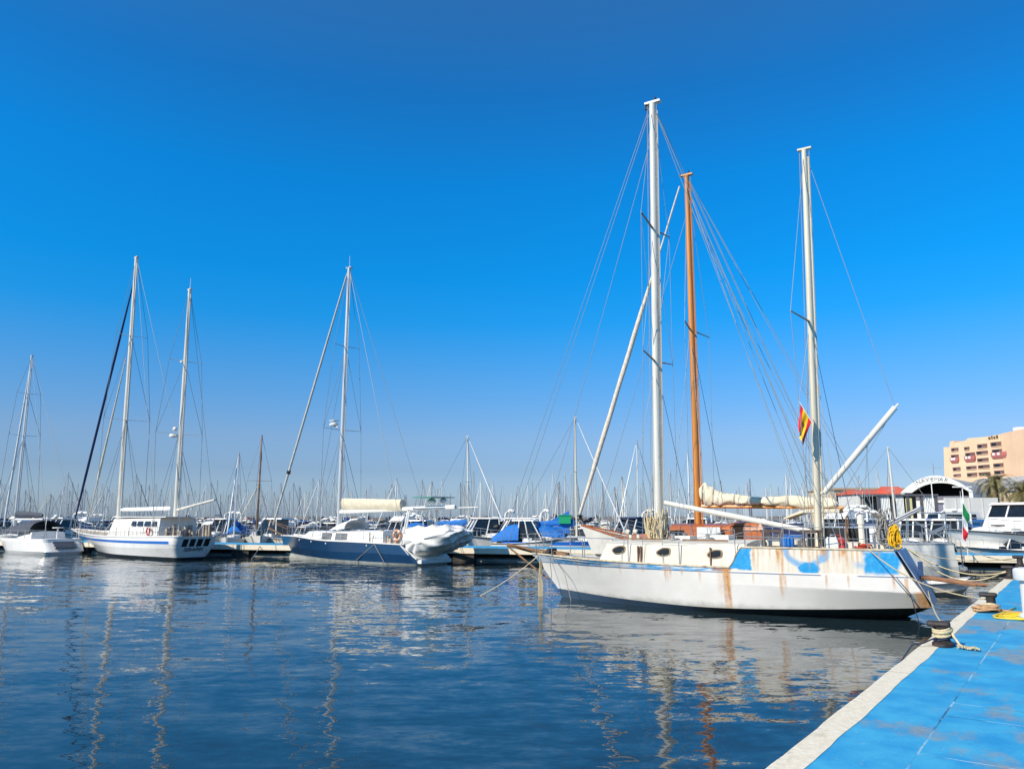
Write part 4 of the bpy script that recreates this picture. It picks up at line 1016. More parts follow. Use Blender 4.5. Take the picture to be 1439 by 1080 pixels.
for i in range(k + 1):
    p = v3(on(a, b_, i / k)); hh = .52 - .05 * (i / k); w_ = .22 + .03 * math.sin(i * 1.9); j_ = rd.uniform(-.025, .025)
    rows.append([p + Vector((0, y, z)) for y, z in ((-.09, -.42), (.09, -.42), (w_, -.18 + j_), (w_ + .04, .08), (w_ - .06, hh - .18), (0.03, hh - .2 + j_), (-w_ + .06, hh - .18 - j_), (-w_ - .03, .05), (-w_, -.2))])
mb.loft(rows); mb.build('sail_bag', CREAMCLOTH, blue, 50)
mb = MB(); p0 = BF.q(565, 745, 1.3); p1 = BF.q(574, 715, 1.2)
for s in (1, -1):
    for d in (0, .35): mb.tube((p0[0] - d * .6 - .1, 1.45 * s, zs5), (p1[0] - d * .4, 1.2 * s, p1[2]), .06, .05, 8)
mb.box(p1[0] - .5, p1[0] + .25, -1.3, 1.3, p1[2] - .04, p1[2] + .08); e = BF.q(636, 712, 1.2)
for s in (1, -1): mb.tube((p1[0], 1.1 * s, p1[2] + .05), (e[0], 1.1 * s, e[2] + .02), .03, .03, 6)
ar = mb.build('stern_arch', WHITE, blue, 40)
mb = MB(); p = BF.q(610, 702, 0); mb.box(p[0] - .8, p[0] + .9, -1.0, 1.0, p[2] + .12, p[2] + .17); mb.build('solar_panel', M('teal_panel', lin(60, 140, 125), .3), ar)
mb = MB(); mb.ball((p[0], .2, p[2] - .1), .28, 8, sz=.7); mb.ball((p[0] - .5, -.3, p[2] - .05), .22, 8, sz=.8); mb.build('antenna_dome', WHITE, ar, 60)
mb = MB(); p = BF.q(474, 598); mb.lathe((p[0] + .4, 0, p[2]), [(.05, 0), (.3, .03), (.32, .14), (.2, .24), (.04, .26)], 14); mb.tube((p[0] + .4, 0, p[2]), (p[0] - .1, 0, p[2] - .1), .04, .04, 6); mb.box(p[0] + .1, p[0] + .6, -.25, .25, p[2] + .36, p[2] + .40)
mb.tube((bp1[0], 0, bp1[2]), (bp1[0], 0, bp1[2] + .95), .015, .01, 6); mb.tube((bp1[0] + .1, -.25, bp1[2] + .08), (bp1[0] + .1, .25, bp1[2] + .08), .02, .02, 6); mb.build('radar', WHITE, bm, 40)
guardrail(BR, xs5 + .1, xb5 - 1.6, .65, 12, r=.016).build('guard_rail', STEEL, blue)
rd = random.Random(31); mb = MB()
for i in range(30):
    x = lerp(xs5 + .2, xa + 1.6, rd.random()); y = rd.uniform(-1.2, 1.5); s = rd.uniform(.04, .15); mb.box(x - s, x + s, y - s * .6, y + s * .6, zm5 - .1, zm5 + rd.uniform(.15, .75))
mb.build('cockpit_gear', M('mixed_cockpit_gear', lin(165, 150, 135), .8, .5, 2.5), blue)
mb = MB()
for u in (418, 438, 461, 516):
    x, z = BF.c(u, 763, 1.75); h, zz = halfbeam_at(BR, x); mb.lathe((x, h + .0, zz - .18), [(.02, -.06), (.06, 0), (.02, .06)], 8)
mb.build('fairlead', WHITE, blue)
life_ring('life_ring', 'faded orange life ring hanging on the stern rail of the dark blue yacht', BF.w(*BF.q(558, 752, 1.55)), .29, BF.rz, M('faded_orange', lin(214, 150, 112), .6, .1, 4))
# covered dinghy slung across the stern
OUT = [(575, 748), (578, 741), (590, 739), (603, 741), (611, 738), (620, 737), (632, 741), (643, 744), (648, 747), (645, 753), (640, 761), (632, 768), (622, 774), (612, 776), (603, 779), (596, 782), (590, 781), (585, 775), (580, 770), (575, 766), (573, 757)]
OL = [BF.c(u, v, .3) for u, v in OUT]; cx_ = sum(p[0] for p in OL) / len(OL); cz_ = sum(p[1] for p in OL) / len(OL)
DEN = []
for i in range(len(OL)):
    p, q_ = OL[i], OL[(i + 1) % len(OL)]
    for k in range(4): DEN.append((lerp(p[0], q_[0], k / 4), lerp(p[1], q_[1], k / 4)))
mb = MB(); rows = []; rd = random.Random(12); ph = [rd.uniform(0, 6) for _ in range(8)]; n = 26
for i in range(n + 1):
    t = -1 + 2 * i / n; f = max(.06, (1 - abs(t) ** 7)) ** .5; row = []
    for j, (x, z) in enumerate(DEN):
        a = j / len(DEN) * 2 * math.pi
        w_ = 1 + .06 * math.sin(5 * a + t * 5 + ph[0]) * abs(math.sin(3 * t + a)) + .05 * (1 - 2 * abs(math.sin(5.5 * a - t * 4 + ph[1]))) + .035 * (1 - 2 * abs(math.sin(11 * a + t * 9 + ph[2])))
        row.append((cx_ + (x - cx_) * f * w_, t * 1.55 + .06 * math.sin(7 * a + t * 4), cz_ + (z - cz_) * f * w_))
    rows.append(row)
mb.loft(rows); tag(mb.build('covered_dinghy', M('pale_tarpaulin', lin(228, 226, 220), .65, .06, 2, bump=1.0, bscale=2.5), None, 75), 'dinghy under a pale grey tarpaulin slung across the stern of the blue yacht', 'dinghy')
o = bpy.data.objects['covered_dinghy']; o.location = (BF.o[0], BF.o[1], 0); o.rotation_euler = (0, 0, BF.rz)

# ================================================================== boats of the other berths
def sail_boat(name, label, L=9.0, mast=11.0, hullm=None, cover=None, mastm=None, jibm=None, dodger=None, loc=(0, 0, 0), rz=0, group=None, mizzen=0, stripe=None, wire=.016, rake=.02, detail=True, furl=True, seed=0):
    hullm = hullm or WHITE; mastm = mastm or ALU
    r = thing(name, label, 'sailboat', loc, rz, group); B = L * .155; fb = .5 + L * .055
    lev = [(-L * .3, L * .35, -.6, [.2, .4, .4, .25, .02]), (-L * .47, L * .44, .1, [B * .6, B * .9, B * .95, B * .6, .03]), (-L * .5, L * .48, [fb * .75] * 5, [B * .8, B, B, B * .72, .05]), (-L * .5, L * .5, [fb, fb - .03, fb, fb + .1, fb + .28], [B * .82, B, B * 1.02, B * .8, .08])]
    hb, rp = hull(lev, 14, [0, 1, 2]); hb.build('hull', [DARKANTI, hullm, stripe or hullm], r, 30)
    deck_from(rp, .04, .02).build('deck', WHITE2, r, 30)
    c = cabin_mb(-L * .12, L * .26, B * .72, B * .42, fb - .08, fb + .42, fb + .3, L * .09, .1).build('cabin', WHITE, r, 30)
    windows_mb([(-L * .08, L * .0), (L * .03, L * .1)], lambda x: lerp(B * .72, B * .42, max(0, (x + L * .12) / (L * .38)) ** 1.4) - .04, fb + .1, fb + .28, .06).build('window', GLASS, c)
    mx = L * .08; mt = (mx - mast * rake, 0, mast)
    mo = mast_mb((mx, 0, fb), mt, .008 * mast, .0065 * mast, 8).build('mast', mastm, r, 40)
    for f, sp in ((.55, B * .72),) + (((.78, B * .5),) if mast > 12 else ()):
        spreader((lerp(mx, mt[0], f), 0, lerp(fb, mast, f)), sp, -.1, .035, .04).build('spreader', mastm, mo)
    zb = fb + 1.15; bl = L * .36
    if cover: cover_roll((mx - .1, 0, zb + .22), (mx - bl, 0, zb + .12), .26, .15, 16, .14, 1.1, seed).build('sail_cover', cover, r, 50)
    mb = MB(); mb.tube((mx, 0, zb), (mx - bl - .1, 0, zb - .05), .06, .05, 6); mb.build('boom', mastm, r)
    Ls = [[mt, (-L * .49, 0, fb)], [mt, (L * .49, 0, fb + .25)]]
    for s in (1, -1):
        q = (lerp(mx, mt[0], .55) - .1, B * .72 * s, lerp(fb, mast, .55)); Ls += [[mt, q, (mx - .1, B * .95 * s, fb)], [(lerp(mx, mt[0], .55), 0, lerp(fb, mast, .55)), (mx + .4, B * .95 * s, fb)]]
    wires(Ls, wire, 4).build('rigging', WIRE, r)
    if furl: MB().path([on(mt, (L * .48, 0, fb + .3), f) for f in (.05, .3, .85, .97)], [.03, .055, .075, .05], 6).build('furled_jib', jibm or WHITECLOTH, r, 60)
    if dodger:
        mb = MB(); rows = []
        for i in range(6):
            t = i / 5; rows.append([(-L * .12 + .2 - 1.3 * (1 - t) + .9 * t, B * .8 * math.sin(a), fb + .1 + (1.15 - .6 * t * t) * max(0, math.cos(a)) ** .5) for a in [lerp(-1.5, 1.5, j / 8) for j in range(9)]])
        mb.grid(rows); mb.grid([[(p[0], p[1] * .985, p[2] - .015) for p in q] for q in rows]); mb.build('spray_hood', dodger, r, 50)
    if mizzen:
        mast_mb((-L * .33, 0, fb), (-L * .34, 0, mizzen), .007 * mizzen, .0055 * mizzen, 8).build('mizzen_mast', mastm, r, 40)
    if detail:
        guardrail(rp, -L * .48, L * .42, .6, 6, r=.018).build('guard_rail', STEEL, r)
    return r

def motor_boat(name, label, L=8.0, hullm=None, cover=None, fly=False, arch=True, loc=(0, 0, 0), rz=0, group=None, roof=None, seed=0, bigwin=False):
    hullm = hullm or WHITE
    r = thing(name, label, 'motorboat', loc, rz, group); B = L * .17; fb = .55 + L * .06
    lev = [(-L * .45, L * .3, -.5, [.4, .5, .5, .3, .02]), (-L * .49, L * .40, .12, [B * .85, B * .95, B * .9, B * .5, .03]), (-L * .5, L * .46, [fb * .7, fb * .72, fb * .75, fb * .85, fb * .95], [B * .95, B, B, B * .75, .05]), (-L * .5, L * .5, [fb, fb, fb + .08, fb + .25, fb + .45], [B * .97, B * 1.03, B * 1.05, B * .85, .1])]
    hb, rp = hull(lev, 14, [0, 1, 1]); hb.build('hull', [DARKANTI, hullm], r, 30)
    deck_from(rp, .05, .02).build('deck', WHITE2, r, 30); toerail(rp, .035, -.06).build('rubbing_strake', RUBBER, r)
    h1 = fb + .55
    c = cabin_mb(-L * .1, L * .36, B * .78, B * .4, fb - .05, h1 + .05, fb + .45, L * .1, .05).build('cabin', WHITE, r, 30)
    windows_mb([(L * .02, L * .12), (L * .14, L * .2)], lambda x: lerp(B * .78, B * .4, max(0, (x + L * .1) / (L * .46)) ** 1.4) - .05, fb + .22, fb + .42, .08).build('cabin_window', GLASS, c)
    # windscreen and wheelhouse
    top = fb + 1.75
    mb = MB(); x0, x1 = -L * .16, L * .14; hw = B * .76
    mb.loft([[(x0, -hw, h1 - .15), (x0, hw, h1 - .15), (x0 + .1, hw * .9, top - .12), (x0 + .1, -hw * .9, top - .12)], [(x1, -hw * .85, h1 - .1), (x1, hw * .85, h1 - .1), (x1 - .75, hw * .74, top - .12), (x1 - .75, -hw * .74, top - .12)]])
    ws = mb.build('wheelhouse', GLASS, r)
    mb = MB()
    for s in (1, -1):
        for (a, b_) in (((x0, hw * s, h1 - .2), (x0 + .1, hw * .9 * s, top - .1)), ((x1, hw * .85 * s, h1 - .2), (x1 - .75, hw * .74 * s, top - .1)), ((lerp(x0, x1, .45), hw * .93 * s, h1 - .2), (lerp(x0, x1, .4) - .2, hw * .83 * s, top - .1))): mb.tube(a, b_, .055, .05, 6)
    mb.tube((x1, 0, h1 - .1), (x1 - .75, 0, top - .1), .05, .05, 6); mb.build('window_post', WHITE, ws)
    mb = MB(); mb.loft([[(x0 - .5, -hw, top - .12), (x0 - .5, hw, top - .12), (x1 - .55, hw * .8, top - .12), (x1 - .55, -hw * .8, top - .12)], [(x0 - .45, -hw * .92, top), (x0 - .45, hw * .92, top), (x1 - .7, hw * .72, top), (x1 - .7, -hw * .72, top)]]); mb.build('roof', roof or WHITE, r)
    if fly:
        mb = MB(); mb.loft([[(x0 - .6, -hw, top), (x0 - .6, hw, top), (x1 - .5, hw * .8, top), (x1 - .5, -hw * .8, top)], [(x0 - .5, -hw, top + .6), (x0 - .5, hw, top + .6), (x1 - 1.2, hw * .75, top + .55), (x1 - 1.2, -hw * .75, top + .55)]]); mb.build('flybridge', WHITE, r)
    if arch:
        z2 = top + (.9 if fly else .5)
        mb = MB(); mb.path([(-L * .26, hw, fb), (-L * .3, hw * .95, z2 - .2), (-L * .31, hw * .6, z2), (-L * .31, -hw * .6, z2), (-L * .3, -hw * .95, z2 - .2), (-L * .26, -hw, fb)], .07, 8, sq=1.6)
        mb.lathe((-L * .31, 0, z2), [(.05, 0), (.22, .02), (.22, .14), (.04, .18)], 10); mb.tube((-L * .31, .4, z2), (-L * .33, .4, z2 + 1.3), .015, .008, 5); mb.build('radar_arch', WHITE, r, 40)
    if cover:
        mb = MB(); rows = []
        for i in range(8):
            t = i / 7; x = lerp(-L * .5, -L * .14, t); zt = fb + .5 + 1.0 * math.sin(min(1, t * 1.3) * 1.4) + .06 * math.sin(i * 2.2 + seed)
            rows.append([(x, B * .98 * math.sin(a), fb + (zt - fb) * max(0, math.cos(a)) ** .5) for a in [lerp(-1.55, 1.55, j / 8) for j in range(9)]])
        mb.grid(rows); mb.grid([[(p[0], p[1] * .98, p[2] - .02) for p in q] for q in rows]); mb.build('cockpit_cover', cover, r, 50)
    mb = MB()
    for s in (1, -1):
        pts = []
        for i in range(7):
            x = lerp(0, L * .49, i / 6); h, z = halfbeam_at(rp, x); pts.append((x, max(h - .06, .05) * s, z + .6)); mb.tube((x, max(h - .06, .05) * s, z - .05), pts[-1], .015, .015, 5)
        mb.path(pts, .018, 5)
    mb.build('bow_rail', STEEL, r)
    return r

def behind(u, off, z=0):
    """the point off metres beyond the pier's front line, in the direction of photo column u"""
    t = (u - CX) / F * 1.0145
    # X = t*Y on the line (P - PO) . PN = off
    Y = (off + PO.x * PN.x + PO.y * PN.y) / (t * PN.x + PN.y); return (t * Y, Y, z)
PRZ = math.atan2(PD.y, PD.x)

# far-left yacht lying bow-left, its stepped stern toward us
a6 = W(30, 777.5, 0); hd6 = (-.80, .60); left = (-hd6[1], hd6[0])
YF = Fr(a6[0] - left[0] * 1.7, a6[1] - left[1] * 1.7, *hd6)
yl = thing('stepped_stern_yacht', 'white sailing yacht with stepped stern and dark grey spray hood at the left edge', 'sailboat', (YF.o[0], YF.o[1], 0), YF.rz)
xs6, zs6 = YF.c(58, 755, 1.6); zz = YF.c(20, 756, 1.7)[1]; xb6 = xs6 + 12
lev = [(xs6 + 1, xb6 - 3, -.7, [.2, .4, .4, .2, .02]), (xs6 - .6, xb6 - 1, -.1, [1.3, 1.65, 1.65, .8, .03]), (xs6 - .75, xb6 - .8, .2, [1.5, 1.8, 1.8, .95, .04]), (xs6, xb6 - .2, [zz - .25, zz - .2, zz - .2, zz - .1, zz + .1], [1.6, 1.9, 1.92, 1.2, .06]), (xs6 + .1, xb6, [zz, zz, zz, zz + .1, zz + .3], [1.58, 1.88, 1.9, 1.22, .08])]
hb, YR = hull(lev, 26, [0, 1, 1, 1], rs=.5); hb.build('hull', [DARKANTI, LW], yl, 30); deck_from(YR).build('deck', WHITE2, yl, 30)
mb = MB()
for k in range(3): 
    z = lerp(.45, zz - .35, k / 2); x = lerp(xs6 - .66, xs6 - .1, k / 2); mb.box(x - .06, x + .5, -.8, .8, z, z + .16)
mb.build('stern_step', M('grey_step', (.25, .25, .26, 1), .6), yl)
cabin_mb(xs6 + 2.6, xs6 + 8, 1.3, .7, zz - .1, zz + .5, zz + .35, 1.4, .1).build('cabin', WHITE, yl, 30)
xd = YF.c(52, 742, 0)[0]
mb = MB(); rows = []
for i in range(8):
    t = i / 7; rows.append([(lerp(YF.c(66, 740, 0)[0], YF.c(22, 740, 0)[0], t), 1.3 * math.sin(a), zz + .05 + (1.35 - .75 * max(0, t - .3) ** 1.5 * 1.6) * max(0, math.cos(a)) ** .5) for a in [lerp(-1.5, 1.5, j / 10) for j in range(11)]])
mb.grid(rows); mb.grid([[(p[0], p[1] * .98, p[2] - .02) for p in r] for r in rows]); mb.build('spray_hood', M('charcoal_canvas', lin(70, 74, 84), .8, .2, 3), yl, 50)
ym, yp0, yp1, yt = full_mast(YF, yl, (20, 748), (45, 500), .15, .11, [((40, 553), .95), ((34, 612), 1.25)], ALU, 'mast')
wires(shrouds(yp0, yp1, yt, 1.75, zz) + [[yp1, (xs6, 1.2, zz)], [yp1, (xs6, -1.2, zz)]], .016).build('rigging', WIRE, yl)
a, b_ = yp1, (xb6 - .3, 0, zz + .4); mb = MB(); mb.path([on(a, b_, f) for f in (.04, .25, .85, .97)], [.04, .07, .10, .06], 8); mb.build('furled_jib', WHITECLOTH, yl, 60)
a, b_ = YF.q(22, 722), YF.q(60, 724); cover_roll(a, b_, .32, .2, 18, .12, 1.0, 9).build('sail_cover', M('charcoal_canvas', lin(70, 74, 84)), yl, 50)
mb = MB(); mb.tube((a[0], 0, a[2] - .45), (b_[0] - .2, 0, b_[2] - .3), .09, .08, 8); mb.build('boom', WHITE, yl)
guardrail(YR, xs6 + .2, xb6 - 1, .65, 9, r=.018).build('guard_rail', STEEL, yl)
mb = MB(); mb.path([(xs6 + .3, -1.3, zz), (xs6 + .2, -1.25, zz + 1.5), (xs6 + .2, 1.25, zz + 1.5), (xs6 + .3, 1.3, zz)], .03, 6); mb.ball((xs6 + .2, .6, zz + 1.7), .18, 8); mb.lathe((xs6 + 1.1, 0, zz), [(.06, 0), (.06, .8), (.4, .82), (.4, .88), (.05, .9)], 12); mb.build('stern_gear', WHITE, yl, 40)
motor = motor_boat

# first row, stern or bow to the far side of the pier (left to right in the photo)
out = math.atan2(PN.y, PN.x); inn = out + math.pi
def put(o, u, off, rz): o.location = behind(u, off); o.rotation_euler = (0, 0, rz); return o
G1 = 'boats moored along the far side of the pier'
put(sail_boat('tented_sailboat', 'white sailboat under a bright blue boom tent just beyond the pier', 7.5, 8.5, cover=BLUECLOTH, dodger=BLUECLOTH, seed=2), 343, 9.0, inn + .5)
put(motor('blue_hood_motorboat', 'small white motorboat with navy hood beyond the pier left of the brown-masted boat', 7, cover=NAVYCLOTH, seed=1), 324, 12, inn + .2)
wb = put(sail_boat('brown_mast_sailboat', 'white sailboat with plain brown wooden mast and round portholes beyond the pier', 9.5, P(373, 613, behind(371, 11.0)[1])[2], mastm=MASTBROWN, hullm=WHITE2, cover=NAVYCLOTH, furl=False, rake=.0, seed=3), 371, 11.0, inn + .75)
put(motor('round_port_cruiser', 'beige cabin cruiser with dark tyre fender beside the blue yacht bow', 7.5, hullm=CREAM, arch=False, seed=2), 392, 10.5, PRZ + math.pi)
put(motor('catamaran_cruiser', 'low white motorboat beyond the pier between the two left yachts', 8, cover=GREYCLOTH), 104, 13, inn)
put(motor('white_hardtop_cruiser', 'white cruiser with hooded black-windowed wheelhouse and radar arch beyond the pier', 8.5, roof=WHITE, cover=BLACKCLOTH, seed=4), 676, 10.5, inn - .9)
put(motor('grey_screen_cruiser', 'white cabin cruiser with grey clear-panel cockpit screens beyond the pier', 8.5, cover=GREYCLOTH, seed=5), 722, 10.0, inn - 1.0)
put(sail_boat('white_mast_sailboat', 'white sailboat with slim white mast and steep white furled jib beyond the pier', 9, P(647, 613, behind(650, 13.5)[1])[2], mastm=MASTWHITE, cover=BLUECLOTH, seed=6), 650, 13.5, PRZ)
t_ = put(sail_boat('tan_mast_sailboat', 'sailboat with weathered tan mast, bright blue boom tent and green box beyond the pier', 9.5, P(792, 586, behind(794, 9.6)[1])[2], mastm=MASTTAN, hullm=WHITE2, stripe=BLUEPAINT, cover=BLUECLOTH, dodger=BLUECLOTH, furl=True, rake=.0, seed=7), 794, 9.6, PRZ + .15)
mb = MB(); mb.box(-.55, .35, -.35, .35, 2.35, 2.95); mb.box(-.6, .4, -.4, .4, 2.95, 3.0); mb.build('green_locker', GREENBOX, t_)
mb = MB(); mb.prism([(.2, .05, 3.3), (-2.6, .05, 1.9), (-2.6, .05, 1.55), (.2, .05, 1.6)], (0, -.1, 0)); mb.build('boom_tent', BLUECLOTH, t_)
put(motor('blue_dinghy_cruiser', 'small open white boat with blue cockpit cover beyond the pier by the white bow', 6, cover=BLUECLOTH, arch=False, seed=7), 748, 8.6, PRZ)
put(motor('navy_canopy_cruiser', 'white cruiser with long navy canopy behind the white classic bow', 9, cover=NAVYCLOTH, roof=NAVYCLOTH, seed=9), 884, 14, inn - .5)
put(sail_boat('twin_line_sailboat', 'white ketch with twin thin masts just beside the tall white mast', 10, P(897, 620, behind(897, 22)[1])[2], cover=GREYCLOTH, mizzen=9, seed=10), 897, 22, inn - .3)
put(motor('red_cover_cruiser', 'white motorboat with red cockpit cover seen between the white and wooden masts', 8, cover=REDCLOTH, seed=11), 972, 20, inn)
put(motor('aqua_canopy_cruiser', 'white motorboat with bright blue screens beneath the cream bimini', 9, cover=BLUECLOTH, seed=12), 1165, 12, inn - .4)
put(motor('hardtop_launch', 'white launch with dark windows left of the mizzen boom foot', 9.5, fly=True, cover=WHITECLOTH, seed=13), 1168, 26, inn - .6)
put(motor('orange_cover_launch', 'white launch carrying an orange cover right of the mizzen mast', 7.5, cover=M('orange_canvas', lin(225, 140, 50), .8, .15, 3), seed=14), 1192, 18, inn - .4)
put(sail_boat('blue_boom_sailboat', 'sailboat with white mast and long navy boom cover beyond the stern davit', 9, 7.6, mastm=MASTWHITE, cover=NAVYCLOTH, furl=False, seed=15), 1228, 11, PRZ + .1)

put(motor('open_launch', 'white launch with cream cockpit cover beyond the greyish cruiser rails', 7.5, cover=CREAMCLOTH, arch=False, seed=16), 1268, 9.0, inn - .3)
put(motor('black_cover_launch', 'white launch with black cockpit cover between the yellow coil and the flagstaff', 7.5, cover=BLACKCLOTH, arch=True, seed=17), 1312, 8.5, inn - .4)
# large motor yacht at the right, bow toward us
my = motor('hardtop_yacht', 'large white motor yacht with dark wraparound windscreen and bow pointing at the quay corner', 13.0, fly=False, arch=False)
put(my, 1418, 9.5, math.atan2(-.30, -.95)); my.scale = (1, 1.0, 1.22)
mb = MB(); fbm = .55 + 13 * .06
B_ = 13 * .17; hw_ = B_ * .76; x0_, x1_ = -13 * .16, 13 * .14
mb.loft([[(x0_ - .04, -hw_ - .04, fbm + .3), (x0_ - .04, hw_ + .04, fbm + .3), (x1_ + .12, hw_ * .85 + .05, fbm + .3), (x1_ + .12, -hw_ * .85 - .05, fbm + .3)], [(x0_, -hw_ * .97 - .02, fbm + 1.0), (x0_, hw_ * .97 + .02, fbm + 1.0), (x1_ - .30, hw_ * .82 + .02, fbm + 1.0), (x1_ - .30, -hw_ * .82 - .02, fbm + 1.0)]]); mb.build('screen_coaming', WHITE, my); mb = MB()
mb.box(1.9, 2.5, -.25, .25, fbm + .56, fbm + .62); mb.build('black_hatch', BLACKCLOTH, my)
mb = MB(); mb.tube((-2, .6, fbm + 1.75), (-2.1, .6, fbm + 3.6), .02, .012, 6); mb.lathe((-1.4, 0, fbm + 1.752), [(.2, 0), (.2, .2), (.04, .25)], 10); mb.build('antenna', WHITE, my)
mb = MB(); mb.tube((6.2, 0, 1.9), (7.6, 0, 1.55), .09, .07, 8); mb.build('bow_roller', STEEL, my)
motor_boat('white_sport_cruiser', 'white sport cruiser with sloping foredeck and black hatch at the right edge by the pier', 10, cover=WHITECLOTH, arch=False)
bpy.data.objects['white_sport_cruiser'].scale = (.8, .8, .72)
put(bpy.data.objects['white_sport_cruiser'], 1396, 7.4, math.atan2(-.22, -.97))
hang_flag('italian_flag', 'green white and red flag hanging limp by the grey cruiser stern', (1352.5, 705), (1352.5, 755), (1362, 722), (1359, 762), 41.5,
          [(0, .36, GREEN, 'green_band'), (.36, .66, FLAGWHITE, 'white_band'), (.66, 1, RED, 'red_band')])
o = bpy.data.objects['italian_flag']; mb = MB(); mb.tube((0, .04, .15), (0.05, .04, -2.9), .025, .025, 6); mb.build('flagstaff', WHITE, o)

# ------------------------------------------------------------------ the crowded rows farther out
protoS = []
HULLS = [(WHITE, 'white'), (WHITE2, 'off-white'), (NAVY, 'navy-hulled'), (CREAM, 'cream-hulled')]
COVERS = [(NAVYCLOTH, 'navy boom cover'), (BLUECLOTH, 'bright blue boom cover'), (CREAMCLOTH, 'cream boom cover'), (GREYCLOTH, 'grey boom cover'), (WHITECLOTH, 'white boom cover'), (REDCLOTH, 'red boom cover'), (TEALCLOTH, 'teal boom cover')]
JIBS = [WHITECLOTH, NAVYCLOTH, WHITECLOTH, GREYCLOTH, CREAMCLOTH, WHITECLOTH, GREYCLOTH]
for k, (cv, cn) in enumerate(COVERS):
    hm, hn = HULLS[(0, 0, 1, 0, 3, 0, 2)[k]]
    o = sail_boat('sailboat', '', 9.5, 12.5, hullm=hm, cover=cv, jibm=JIBS[k], dodger=(NAVYCLOTH, BLUECLOTH, CREAMCLOTH, BLACKCLOTH, None, REDCLOTH, TEALCLOTH)[k], mastm=(ALU, ALU, MASTWHITE, ALU, M('dark_anodised_spar', (.24, .25, .27, 1), .4, .1, 2), ALU, MASTTAN)[k], wire=.013, detail=(k % 3 == 0), mizzen=(9.5 if k == 4 else 0), seed=30 + k)
    protoS.append((o, hn, cn))
protoM = []
for k, (cv, cn, fl) in enumerate([(BLUECLOTH, 'bright blue canopy', False), (NAVYCLOTH, 'navy canopy', False), (CREAMCLOTH, 'cream canopy', True), (None, 'bare white flybridge', True), (BLACKCLOTH, 'black canopy', False), (GREYCLOTH, 'grey canopy', True)]):
    protoM.append((motor_boat('motorboat', '', 8.5, cover=cv, fly=fl, seed=40 + k), 'white', cn))
for o, _, _ in protoS + protoM:
    KIDS[o.name] = [c for c in bpy.data.objects if c.parent == o]
    for c in KIDS[o.name]: KIDS[c.name] = [d for d in bpy.data.objects if d.parent == c]
usedp = set()
ZONES = [(0, 100, 'behind stepped-stern yacht'), (100, 170, 'left of striped ketch'), (170, 300, 'behind striped ketch'), (300, 400, 'between ketch and blue yacht'), (400, 520, 'behind blue yacht'),
         (520, 640, 'beyond the covered dinghy'), (640, 790, 'left of the tan mast'), (790, 925, 'right of the tan mast'), (925, 1050, 'near varnished wooden mast'), (1050, 1150, 'beyond cream sail cover'), (1150, 1300, 'beyond rusty ketch stern')]
def zone(u):
    for a, b_, n_ in ZONES:
        if u < b_: return n_
    return ZONES[-1][2]
rd = random.Random(77); nS = nM = 0
FAR = []
# (offset beyond pier front, sail share, spacing in metres, mast range, distance word)
ROWS = [(27, .2, 3.5, (7.5, 9.5), 'second'), (36, .32, 3.7, (8, 10.5), 'second'), (58, .45, 4.6, (8.5, 11.5), 'third'), (68, .55, 4.9, (9, 12), 'third'), (98, .8, 6.4, (10, 14), 'fourth'), (110, .85, 6.6, (10, 14), 'fourth'), (140, .95, 6.6, (10, 16.5), 'farther'), (152, .95, 7, (10, 17), 'farther'), (190, 1, 7.6, (11, 18), 'farthest'), (204, 1, 8, (11, 19), 'farthest')]
for off, share, step, (m0_, m1_), rowname in ROWS:
    xa = behind(-30, off)
    s = 0
    while True:
        s += step * rd.uniform(.8, 1.35)
        X, Y = xa[0] + PD.x * s, xa[1] + PD.y * s
        u = CX + F * .986 * X / Y
        lim = 1285 if off > 40 else 1180
        if off > 100: lim = 1230
        if u > lim: break
        if rd.random() < .10: continue
        # leave the named boats beyond the pier room
        FAR.append((X, Y, u, off, share, m0_, m1_, rowname))
labels = {}
for X, Y, u, off, share, m0_, m1_, rowname in FAR:
    z = zone(u); face = (out if rd.random() < .5 else inn) + rd.uniform(-.22, .22)
    if rd.random() < share:
        p, hn, cn = protoS[rd.choices(range(7), (5, 2, 3, 5, 3, 1, 1))[0]]; mh = rd.triangular(m0_ * .72, m1_ * .95, m0_ * .95)
        word = 'tall' if mh > lerp(m0_, m1_, .66) else ('short' if mh < lerp(m0_, m1_, .33) else 'medium')
        lab = f'{hn} sailboat, {cn}, {word} mast, {rowname} row {z}'; grp = 'sailboats in the crowded far rows'
        nS += 1
    else:
        p, hn, cn = protoM[rd.choices(range(6), (1, 4, 3, 2, 5, 4))[0]]; mh = 0
        lab = f'{hn} motorboat with {cn}, {rowname} row {z}'; grp = 'motorboats in the crowded far rows'; nM += 1
    o = p if p.name not in usedp else copy_tree(p)
    usedp.add(p.name)
    o.location = (X, Y, 0); o.rotation_euler = (0, rd.uniform(-.012, .012), face)
    if mh: o.scale = (rd.uniform(.85, 1.05), rd.uniform(.9, 1.05), mh / 12.5)
    else: k = rd.uniform(.62, .92); o.scale = (k * rd.uniform(.9, 1.15), k, k * rd.uniform(.85, 1.0))
    o['label'] = lab; o['group'] = grp; labels.setdefault(lab, []).append(o)

for o, _, _ in protoS + protoM:
    if o.name not in usedp:
        for c in list(KIDS[o.name]): bpy.data.objects.remove(c)
        bpy.data.objects.remove(o)
# pontoons between the rows
for off, nm in ((31.5, 'nearest'), (63, 'second'), (104, 'third'), (146, 'fourth'), (197, 'farthest')):
    a, e = behind(-40, off), behind(1200, off); L = math.hypot(e[0] - a[0], e[1] - a[1])
    mb = MB(); mb.box(0, L, -.9, .9, .25, .55)
    for i in range(int(L / 12)): mb.box(i * 12, i * 12 + 6, -.7, .7, -.3, .24)
    o = tag(mb.build('pontoon', CONC), f'{nm} low floating pontoon between the crowded rows of boats', 'pontoon'); o.location = a; o.rotation_euler = (0, 0, PRZ)
